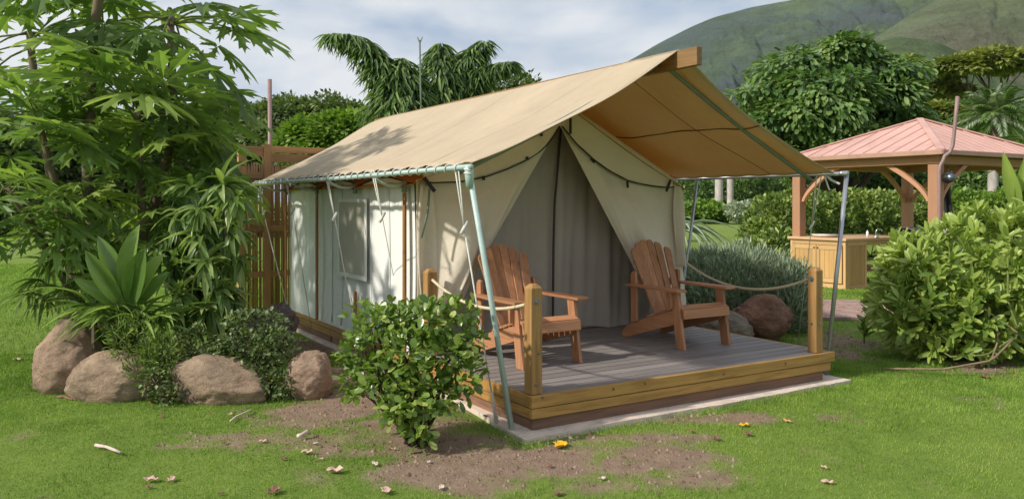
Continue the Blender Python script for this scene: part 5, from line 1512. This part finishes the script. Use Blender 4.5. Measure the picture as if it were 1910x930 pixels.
# ------------------------------------------------------------------ trees
def crown_leaves(g, blobs, n, clump, ln, wd, droop=0.2, flat=1.0, sub=28):
    """blobs (x,y,z,ra,rb,rc): leaf clumps spread over each blob's surface, leaves spread through each clump"""
    B = np.array(blobs, float)
    w = B[:, 3]*B[:, 5] + B[:, 3]*B[:, 4]; w = w / w.sum()
    ns = max(int(sub * len(blobs)), 4)
    bi = g.choice(len(blobs), ns, p=w)
    u = rand_dirs(g, ns); u[:, 2] = np.where(u[:, 2] < -0.35, -u[:, 2], u[:, 2])
    rad = g.uniform(.70, 1.02, ns)
    C = B[bi, :3] + (RV[None]*(u[:, :1]*B[bi, 3:4]) + FV[None]*(u[:, 1:2]*B[bi, 4:5]) + np.array([0, 0, 1.0])[None]*(u[:, 2:3]*B[bi, 5:6]))*rad[:, None]
    cr = clump * g.uniform(.6, 1.3, ns)
    ci = g.integers(0, ns, n)
    v = rand_dirs(g, n); rr = g.uniform(.35, 1.0, n)**.5
    Pp = C[ci] + v * (cr[ci]*rr)[:, None] * np.array([1, 1, .62*flat])[None]
    ow = unit(RV[None]*u[ci, :1] + FV[None]*u[ci, 1:2] + np.array([0, 0, 1.0])[None]*u[ci, 2:3])
    d = unit(v*.9 + ow*.4 + .5*rand_dirs(g, n) - np.array([0, 0, droop])[None])
    N = unit(np.array([0, 0, 1.0])[None] + ow*.4 + .5*rand_dirs(g, n))
    rn = np.clip(.5*g.uniform(0, 1, n) + .5*g.uniform(0, 1, ns)[ci], 0, 1)
    return Pp, d, N, ln*g.uniform(.7, 1.3, n), wd*g.uniform(.7, 1.3, n), rn
def tree(label, base, blobs, n, clump, ln, wd, mat, seed, trunk_r=.2, trunk_mat='bark_dark', droop=.2, tm=T_DIAMOND, name='leafy_tree', group=None, flat=1.0, sub=28, forks=1):
    g = np.random.default_rng(seed)
    base = np.array(base, float); base[2] = 0
    r = thing(name, label, 'tree', base, group=group)
    Pp, d, N, Ln, Wd, rn = crown_leaves(g, blobs, n, clump, ln, wd, droop, flat, sub)
    foliage_part(r, Pp, d, N, Ln, Wd, tm, mat, g, 'crown', rn)
    m = MB()
    cen = np.array(blobs)[:, :3].mean(0); low = min(b[2] - b[5]*.5 for b in blobs)
    fk = np.array([base[0], base[1], max(low*.45, .4)])
    m.tube([base, .5*(base + fk) + g.normal(size=3)*trunk_r*.2, fk], [trunk_r*1.25, trunk_r, trunk_r*.9], 9)
    for b in blobs:
        e = np.array(b[:3]) + np.array([0, 0, b[5]*.3])
        s0 = fk + g.normal(size=3)*trunk_r*.15
        mid = .5*(s0 + e) + np.array([0, 0, -.12*np.linalg.norm(e - s0)]) + g.normal(size=3)*trunk_r*.6
        m.tube(resample([s0, mid, e], 7), list(np.linspace(trunk_r*.65, trunk_r*.15, 7)), 6)
        for q in range(3):
            e2 = np.array(b[:3]) + rand_dirs(g, 1)[0]*np.array([b[3], b[4], b[5]])*.8
            m.tube(resample([.5*(mid + e), .5*(.5*(mid+e) + e2) + g.normal(size=3)*trunk_r*.4, e2], 4), [trunk_r*.22, trunk_r*.18, trunk_r*.12, trunk_r*.06], 5)
    m.build('trunk', M[trunk_mat], r, smooth=True)
    return r
def bl3(px, py, d, a, c, b=None):
    p = P(px, py, d); k = d / FPX
    return (p[0], p[1], p[2], a*k, (b or a)*k, c*k)
def gbase(px, d):
    p = P(px, HY, d); p[2] = 0; return p
# far monkeypod domes at the left
PODS = 'dome crowned trees along the far edge of the lawn'
tree('dark dome crowned tree left of the vent pipe', gbase(430, 62), [bl3(420, 255, 62, 75, 65), bl3(350, 280, 62, 70, 60), bl3(470, 290, 60, 55, 60), bl3(390, 330, 58, 90, 60)], 16000, 1.3, .42, .28, M['leaf_pod'], 61, .5, group=PODS, sub=60)
tree('dark dome crowned tree right of the vent pipe', gbase(570, 60), [bl3(540, 245, 60, 75, 55), bl3(610, 240, 62, 70, 55), bl3(655, 250, 62, 45, 45), bl3(500, 290, 58, 60, 60), bl3(580, 300, 58, 90, 60)], 20000, 1.2, .42, .28, M['leaf_pod'], 62, .5, group=PODS, sub=60)
tree('bright green rounded tree right of the vent pipe, above the fly', gbase(620, 46), [bl3(600, 262, 46, 55, 38), bl3(645, 250, 46, 45, 32), bl3(560, 285, 46, 40, 32), bl3(690, 270, 46, 40, 32), bl3(620, 310, 46, 80, 55)], 16000, .85, .34, .24, M['leaf_lime'], 63, .3, sub=50)
tree('dark dome crowned tree showing over the middle of the ridge', gbase(930, 70), [bl3(920, 185, 70, 55, 32), bl3(975, 182, 70, 40, 26), bl3(870, 200, 70, 50, 30), bl3(930, 240, 68, 90, 50)], 9000, 1.4, .5, .34, M['leaf_pod'], 64, .5, group=PODS, sub=40)
for k, (x, y, dd, a, c) in enumerate([(40, 300, 44, 95, 110), (150, 290, 46, 90, 120), (255, 300, 48, 80, 110), (330, 330, 50, 70, 90), (-60, 280, 40, 100, 120)]):
    tree(['dense dark tree behind the left papaya', 'dense dark tree behind the middle papaya stems', 'dense dark tree behind the right papaya crown', 'dense dark tree behind the lance leaf shrub', 'dense dark tree at the left picture edge'][k],
         gbase(x, dd), [bl3(x, y, dd, a, c*.7), bl3(x - a*.6, y + 50, dd, a*.6, c*.6), bl3(x + a*.6, y + 40, dd, a*.6, c*.6), bl3(x, y + 90, dd, a, c*.5)], 9000, 1.0, .38, .26, M['leaf_pod'] if k % 2 else M['leaf_dark'], 70 + k, .35, group='dense trees behind the papaya planting', sub=45)

# drooping mast trees behind the tent ridge
def droop_tree(label, base, axes, seed, ln=.72, wd=.085, n_per=900, dark=False):
    g = np.random.default_rng(seed)
    base = np.array(base); r = thing('drooping_tree', label, 'tree', base, group='drooping willow leaved trees behind the ridge')
    m = MB(); Pl = []
    for pts, rad, cnt in axes:
        q = resample(pts, 16)
        m.tube(resample(pts, 10), list(np.linspace(.07, .02, 10)), 6)
        t_ = g.uniform(0, 1, cnt); idx = t_*15; a = idx.astype(int); f = (idx - a)[:, None]; b = np.minimum(a + 1, 15)
        c = q[a]*(1 - f) + q[b]*f
        rr = np.interp(t_, np.linspace(0, 1, len(rad)), rad)*g.uniform(.1, 1.0, cnt)**.6
        th = g.uniform(0, TAU, cnt)
        off = np.stack([np.cos(th)*rr, np.sin(th)*rr, .10 - rr*.35], -1)
        Pp = c + off
        d = unit(np.stack([np.cos(th)*.9, np.sin(th)*.9, np.full(cnt, -.6)], -1) + .4*rand_dirs(g, cnt))
        Pl.append((Pp, d, np.stack([np.cos(th), np.sin(th), np.full(cnt, .6)], -1) + .3*rand_dirs(g, cnt), ln*g.uniform(.6, 1.2, cnt), wd*g.uniform(.8, 1.2, cnt)))
    A = cat(Pl)
    foliage_part(r, *A, T_LANCE, M['leaf_droop'], g, 'crown')
    m.build('trunk', M['bark_dark'], r, smooth=True)
D3 = 30
droop_tree('drooping tree with one branch arching out to the left', gbase(745, D3), [
    ([gbase(745, D3), P(748, 250, D3), P(748, 112, D3)], [1.5]*13 + [1.45, 1.4, 1.3, 1.2, 1.05, .85, .5, .06], 3600),
    ([P(745, 190, D3), P(705, 110, D3), P(660, 68, D3), P(618, 66, D3)], [.15, .6, .6, .5, .28], 1100)], 81)
droop_tree('drooping tree with branches arching out to the right', gbase(830, D3 + 1), [
    ([gbase(830, D3 + 1), P(828, 220, D3 + 1), P(822, 84, D3 + 1)], [1.3]*13 + [1.25, 1.2, 1.12, 1.05, .95, .8, .5, .06], 3000),
    ([P(840, 170, D3 + 1), P(870, 110, D3 + 1), P(905, 78, D3 + 1)], [.15, .5, .4, .2], 600),
    ([P(850, 180, D3 + 1), P(895, 130, D3 + 1), P(950, 118, D3 + 1)], [.2, .5, .4, .2], 700),
    ([gbase(885, D3 + 1), P(885, 190, D3 + 1), P(880, 135, D3 + 1)], [1.1, 1.1, 1.0, .8, .15], 1800)], 82)
pb_ = gbase(785, 29)
o = MB().tube([pb_, P(785, 200, 29), P(783, 75, 29)], .03, 6)
o.tube([P(783, 82, 29), P(779, 70, 29)], .02, 5); o.tube([P(783, 82, 29), P(788, 69, 29)], .02, 5)
tag(o.build('bare_shoot', M['pipe_dark'], base=pb_), 'thin bare forked pole rising between the drooping trees', 'pole')

# large leafy tree at the right
tree('large bushy bright green tree behind the gazebo', gbase(1570, 34), [bl3(1560, 130, 34, 75, 48), bl3(1475, 150, 34, 65, 42), bl3(1640, 150, 34, 60, 45), bl3(1425, 195, 33, 50, 50), bl3(1530, 200, 32, 80, 60), bl3(1640, 210, 33, 70, 55), bl3(1470, 250, 32, 70, 55), bl3(1570, 270, 32, 80, 50), bl3(1670, 260, 34, 50, 50), bl3(1420, 290, 32, 55, 40)],
     26000, .74, .36, .16, M['leaf_tree'], 90, .30, droop=.95, tm=T_OVAL, sub=19)
# umbrella trees on the lower slope
UMB = 'flat topped umbrella trees on the lower slope'
def umbrella(label, px, py, d, a, c, seed, n=5000):
    tree(label, gbase(px, d), [bl3(px - a*.5, py + c*.2, d, a*.5, c*.5), bl3(px + a*.45, py + c*.1, d, a*.5, c*.5), bl3(px, py - c*.2, d, a*.55, c*.6)], n, a*d/FPX*.16, .6, .42, M['leaf_umb'], seed, .35, group=UMB, flat=.6, sub=30, name='umbrella_tree', trunk_mat='bark')
umbrella('small umbrella tree just right of the bushy tree', 1690, 128, 85, 38, 22, 101)
umbrella('large umbrella tree at the right edge above the palm', 1845, 122, 75, 95, 30, 102, 9000)
umbrella('umbrella tree left of the palm, below the large one', 1745, 172, 78, 62, 22, 103)
umbrella('low umbrella tree behind the gazebo roof peak', 1755, 215, 66, 40, 20, 104)
# low greenery on the slope foot
for k, (x, y, dd, a, c) in enumerate([(1700, 260, 60, 60, 40), (1790, 270, 58, 60, 40), (1880, 290, 56, 70, 50), (1960, 260, 60, 70, 60), (1372, 305, 92, 55, 45), (1285, 310, 88, 50, 42), (1200, 305, 90, 90, 45)]):
    tree(['mid green tree behind the gazebo roof peak', 'mid green tree behind the bent pipe', 'mid green tree below the palm', 'mid green tree at the right edge below the slope', 'mid green tree behind the fly corner', 'mid green tree seen under the right fly edge', 'mid green tree hidden behind the fly'][k],
         gbase(x, dd), [bl3(x, y, dd, a, c), bl3(x + a*.5, y + 40, dd, a*.7, c), bl3(x - a*.5, y + 40, dd, a*.7, c)], 6000, .8, .36, .25, M['leaf_pod'] if k % 2 else M['leaf_lime'], 110 + k, .3, group='mid green trees at the foot of the slope', sub=40)
# fan palm
g = np.random.default_rng(120)
pb_ = gbase(1855, 40); top_ = P(1858, 215, 40)
pl_ = thing('fan_palm', 'grey green palm with a full round crown behind the gazebo', 'palm', pb_)
MB().tube(resample([pb_, top_], 6), .28, 10).build('trunk', M['bark'], pl_, smooth=True)
for k in range(46):
    yaw = k*2.399; el = 1.35 - 2.1*(k/46)
    ax = np.array([math.cos(yaw)*math.cos(el), math.sin(yaw)*math.cos(el), math.sin(el)])
    Lf = 2.5*g.uniform(.85, 1.1); n = 46
    t_ = np.linspace(.18, 1, n)
    mid = top_ + ax[None]*(t_*Lf)[:, None] - np.array([0, 0, 1])[None]*(t_**2.2*Lf*.38)[:, None]
    tang = unit(np.gradient(mid, axis=0)); sd_ = unit(np.cross(tang, np.array([0, 0, 1.0])[None]))
    sgn = np.where(np.arange(n) % 2 == 0, 1, -1)[:, None]
    d = unit(tang*.75 + sd_*sgn*.7 - np.array([0, 0, .28])[None] + .1*rand_dirs(g, n))
    V, Fc, rr = inst(mid - ORG[pl_.name], d, np.array([0, 0, 1.0])[None] + .1*rand_dirs(g, n), .62*(1.1 - .6*t_), np.full(n, .055), T_DIAMOND, np.clip(g.uniform(0, 1, n)*.5 + .3, 0, 1))
    np_obj('frond', np_mesh('frond', V, Fc, rr), M['leaf_grey'] if k % 3 == 0 else M['leaf_droop'], pl_)
# pale palm trunks
def palm_trunk(label, px, y0, d, wpx, seed):
    b = gbase(px, d); t_ = P(px, -40, d); r = thing('palm_tree', label, 'palm', b)
    w_ = wpx*d/FPX/2
    MB().tube(resample([b, .5*(b + t_), t_], 14), [w_*1.35] + [w_*1.1]*3 + [w_]*10, 14).build('trunk', M['bark_pale'], r, smooth=True)
    return r
for lab, px, d, wpx, hz in (('stout pale palm trunk seen under the fly', 1341, 70, 15, 7.2), ('pinkish trunk right of the pale palm', 1362, 76, 12, 7.0), ('pale palm trunk right of the gazebo post', 1852, 27, 18, 3.4)):
    b = gbase(px, d); r = thing('palm_tree', lab, 'palm', b); w_ = wpx*d/FPX/2
    t_ = b + np.array([0, 0, hz])
    MB().tube(resample([b, .5*(b + t_), t_], 10), [w_*1.5, w_*1.2] + [w_]*8, 14).build('trunk', M['bark_pale'], r, smooth=True)
    for k in range(14):
        yaw = k*2.399; el = .9 - 1.3*(k/14); Lf = 1.2; n = 26
        ax = np.array([math.cos(yaw)*math.cos(el), math.sin(yaw)*math.cos(el), math.sin(el)]); tt = np.linspace(.15, 1, n)
        mid = t_ + ax[None]*(tt*Lf)[:, None] - np.array([0, 0, 1])[None]*(tt**2*Lf*.4)[:, None]
        tang = unit(np.gradient(mid, axis=0)); sd_ = unit(np.cross(tang, np.array([0, 0, 1.0])[None])); sgn = np.where(np.arange(n) % 2 == 0, 1, -1)[:, None]
        V, Fc, rr = inst(mid - b, unit(tang*.6 + sd_*sgn*.8), np.array([0, 0, 1.0])[None] + .1*rand_dirs(g, n), np.full(n, .4), np.full(n, .05), T_DIAMOND, np.full(n, .4))
        np_obj('frond', np_mesh('frond', V, Fc, rr), M['leaf_pod'], r)

# ------------------------------------------------------------------ hedges and background shrubs
def hedge(label, blobs, n, ln, wd, mat, seed, name='hedge', cat_='hedge', group=None):
    b0 = np.array(blobs)[:, :3].mean(0); b0[2] = 0
    shrub(name, label, b0, blobs, n, ln, wd, T_DIAMOND, 'diamond', mat, seed, shell=(.75, 1.05), cat_=cat_, group=group, stems_n=8)
def bb(px, py, d, a, c, b):   # pixel half width a, half height c, depth half size b (m)
    p = P(px, py, d); k = d / FPX
    return (p[0], p[1], p[2], a*k, b, c*k)
hedge('rounded yellow green shrub on the far lawn seen under the fly', [bb(1315, 396, 64, 42, 20, 1.6), bb(1280, 396, 64, 30, 18, 1.4), bb(1345, 400, 64, 22, 14, 1.4)], 6000, .28, .20, M['leaf_lime'], 131, 'rounded_shrub', 'shrub')
hedge('low dark spreading shrub beside the yellow green one', [bb(1380, 395, 62, 26, 15, 1.2), bb(1410, 393, 62, 26, 17, 1.2)], 4000, .26, .17, M['leaf_grey'], 132, 'spreading_shrub', 'shrub')
hedge('flowering shrub left of the gazebo post', [bb(1440, 415, 22, 45, 48, .8), bb(1420, 440, 21, 35, 30, .7), bb(1475, 400, 23, 40, 40, .8), bb(1455, 460, 20, 42, 30, .7)], 9000, .13, .08, M['leaf_hedge'], 133, 'flowering_shrub', 'shrub')
hedge('long clipped hedge behind the gazebo kitchen', [bb(1510 + 45*k, 402 + 4*math.sin(k*2), 24 + .4*k, 38, 42, .9) for k in range(6)], 15000, .14, .09, M['leaf_hedge'], 134)
hedge('clipped hedge right of the near gazebo post', [bb(1790 + 45*k, 398 + 5*math.sin(k*2), 23, 36, 40, .8) for k in range(4)], 9000, .14, .09, M['leaf_lime'], 135)
hedge('darker hedge below the big tree, behind the flowering shrub', [bb(1290 + 48*k, 366 + 6*math.sin(k*1.7), 80, 42, 36, 2.2) for k in range(5)], 12000, .40, .26, M['leaf_tree'], 136)
hedge('tall rounded shrub behind the right palm trunk', [bb(1815, 345, 30, 35, 34, 1.0), bb(1870, 350, 31, 35, 32, 1.0), bb(1920, 340, 31, 40, 40, 1.0)], 7000, .20, .13, M['leaf_tree'], 137, 'rounded_shrub', 'shrub')
hedge('long dark hedge at the far end of the left lawn', [bb(-40 + 70*k, 420 + 4*math.sin(k*2.1), 40, 55, 26, 1.2) for k in range(9)], 15000, .24, .16, M['leaf_pod'], 138)
hedge('dense dark shrubs below the big tree, behind the gazebo', [bb(1520 + 55*k, 345 + 6*math.sin(k*1.9), 36, 45, 30, 1.2) for k in range(5)], 10000, .24, .14, M['leaf_tree'], 139)
# dark trunks of the big tree below its crown
for k, (x0, x1, w_) in enumerate([(1580, 1572, .13), (1603, 1560, .11), (1606, 1628, .12), (1555, 1530, .10)]):
    pass

# ------------------------------------------------------------------ fallen leaves and twigs
M['dry_yellow'] = m_plain('yellow_fallen_leaf', (0.72, 0.40, 0.02), 0.6, var=.25, scale=30)
M['dry_orange'] = m_plain('orange_fallen_leaf', (0.62, 0.36, 0.12), 0.6, var=.25, scale=30)
M['dry_pink'] = m_plain('pale_pink_dry_leaf', (0.55, 0.36, 0.30), 0.7, var=.3, scale=30)
M['dry_brown'] = m_plain('brown_dry_leaf', (0.20, 0.10, 0.065), 0.75, var=.4, scale=30)
M['dry_white'] = m_plain('bleached_twig', (0.60, 0.48, 0.42), 0.75, var=.2, scale=30)
def litter(px, py, size, mat, label, seed, group=None, curl=.5, name='fallen_leaf', asp=.55):
    g = random.Random(seed); c = G(px, py); c[2] = float(ground_z(np.array([c[0]]), np.array([c[1]]))[0]) + .012
    a = g.uniform(0, TAU); ca, sa = math.cos(a), math.sin(a)
    def fn(i, j):
        t_ = i*2 - 1; s = (j*2 - 1)*math.sqrt(max(0, 1 - t_*t_))*asp*(1 + .25*math.sin(7*t_ + seed))
        x, y = t_*size, s*size
        z = size*(.10 + curl*(s*s*1.2 + .35*t_*t_) + .12*math.sin(5*t_ + 3*s + seed))
        return (c[0] + ca*x - sa*y, c[1] + sa*x + ca*y, c[2] + max(z, .002))
    o = MB().grid(fn, 10, 8).build(name, mat, base=c, smooth=True, solid=.004)
    tag(o, label, 'leaf', group)
def twig(px0, py0, px1, py1, r, mat, label, group=None):
    a = G(px0, py0); b = G(px1, py1); a[2] = b[2] = .018 + r*.6
    n_ = np.array([-(b - a)[1], (b - a)[0], 0])*.06
    o = MB().tube([a, .35*b + .65*a + n_, .7*b + .3*a - n_*.5 + np.array([0, 0, r]), b], [r, r*.9, r, r*.75], 7).build('twig', mat, base=a, smooth=True)
    tag(o, label, 'twig', group)
litter(1045, 832, .075, M['dry_yellow'], 'bright yellow fallen leaf in front of the slab corner', 1, curl=.35)
litter(1387, 796, .040, M['dry_yellow'], 'curled yellow fallen leaf near the right of the bare patch', 2, curl=.7)
litter(1469, 789, .040, M['dry_orange'], 'narrow orange fallen leaf on the grass right of the bare patch', 3, asp=.35)
litter(1395, 813, .038, M['dry_brown'], 'dark brown fallen leaf just below the curled yellow one', 4, curl=.7)
litter(1336, 821, .036, M['dry_brown'], 'dark brown fallen leaf at the edge of the bare patch', 5, curl=.8)
litter(1423, 727, .028, M['leaf_naupaka'], 'small yellow green leaf lying on the slab edge', 6, curl=.3)
litter(1543, 902, .036, M['dry_pink'], 'pale pink dry leaf at the bottom right of the lawn', 7)
litter(1538, 874, .030, M['dry_pink'], 'small pink dry leaf above the bottom right one', 8, asp=.35)
litter(1838, 705, .050, M['dry_brown'], 'dark dry leaf on the lawn below the large right shrub', 9)
twig(178, 836, 225, 850, .011, M['dry_white'], 'pale bleached twig lying on the left lawn')
twig(556, 820, 578, 814, .016, M['dry_white'], 'short pale stick below the right boulder')
twig(430, 790, 470, 768, .008, M['dry_white'], 'thin pale stick leaning at the foot of the vine shrub')
twig(150, 750, 105, 745, .010, M['dry_brown'], 'curved brown bark strip against the left boulders')
litter(282, 896, .045, M['dry_pink'], 'larger pale pink dry leaf of the pair on the left lawn', 20, curl=.8)
litter(320, 895, .034, M['dry_pink'], 'smaller pale pink dry leaf of the pair on the left lawn', 21, curl=.8)
litter(278, 908, .022, M['dry_brown'], 'small brown leaf just below the pale pink pair', 22)
litter(625, 880, .055, M['dry_pink'], 'lumpy pink dry leaf at the bottom centre of the lawn', 23, curl=.8)
litter(720, 918, .045, M['dry_pink'], 'pink dry leaf at the very bottom edge', 24, curl=.7)
litter(572, 846, .042, M['dry_pink'], 'upright folded pink leaf left of the front bush', 25, curl=1.0)
litter(700, 866, .038, M['dry_white'], 'pale whitish leaf below the front bush', 26, asp=.4)
litter(824, 910, .036, M['dry_white'], 'pale whitish leaf at the bottom right of the front bush', 27, asp=.4)
litter(510, 918, .05, M['dry_brown'], 'dark brown leaf at the bottom edge left of centre', 28, curl=.8)
litter(33, 674, .05, M['dry_pink'], 'pale leaf on the lawn at the far left', 29)
litter(1040, 921, .035, M['dry_brown'], 'brown leaf at the bottom edge of the bare patch', 30)
litter(1124, 893, .035, M['dry_white'], 'pale thin leaf in the middle of the bare patch', 31, asp=.3)
for k, (px, py, sz, mt, lab) in enumerate([
    (418, 827, .024, 'dry_brown', 'brown leaf scrap on the worn strip below the long boulder'), (490, 824, .028, 'dry_pink', 'upright pinkish leaf scrap right of the worn strip'),
    (530, 856, .026, 'dry_brown', 'brown leaf scrap left of the folded pink leaf'), (588, 828, .020, 'dry_white', 'pale leaf scrap beside the short pale stick'),
    (430, 775, .022, 'dry_pink', 'small pale leaf scrap at the foot of the long boulder'), (303, 780, .026, 'dry_brown', 'dark leaf scrap on the grass below the striped boulder'),
    (735, 838, .020, 'dry_pink', 'pink leaf scrap left of the front bush stem'), (752, 858, .020, 'dry_brown', 'brown leaf scrap under the front bush'),
    (800, 862, .018, 'dry_white', 'pale leaf scrap right below the front bush'), (600, 856, .018, 'dry_pink', 'pink leaf scrap right of the folded pink leaf'),
    (412, 920, .020, 'dry_brown', 'brown leaf scrap at the bottom edge of the left lawn'), (905, 778, .022, 'dry_brown', 'brown leaf scrap on the earth beside the platform'),
    (1025, 870, .026, 'dry_brown', 'brown leaf scrap below the bright yellow leaf'), (1290, 806, .022, 'dry_brown', 'dark leaf scrap on the earth near the slab middle')]):
    litter(px, py, sz, M[mt], lab, 300 + k, 'leaf scraps on the lawn', curl=.6)
g = random.Random(78); m = MB()
for k in range(70):
    px, py = g.uniform(250, 1400), g.uniform(770, 925)
    c = G(px, py); c[2] = float(ground_z(np.array([c[0]]), np.array([c[1]]))[0]) + .008
    a = g.uniform(0, TAU); r_ = g.uniform(.006, .014)
    m.add([c + r_*np.array([math.cos(a), math.sin(a), .3]), c + r_*.6*np.array([-math.sin(a), math.cos(a), .9]), c - r_*np.array([math.cos(a), math.sin(a), .1]), c - r_*.6*np.array([-math.sin(a), math.cos(a), -.5])], [(0, 1, 2), (0, 2, 3)])
tag(m.build('leaf_litter', M['dry_brown']), 'tiny dry leaf fragments strewn over the lawn', 'litter', kind='stuff')
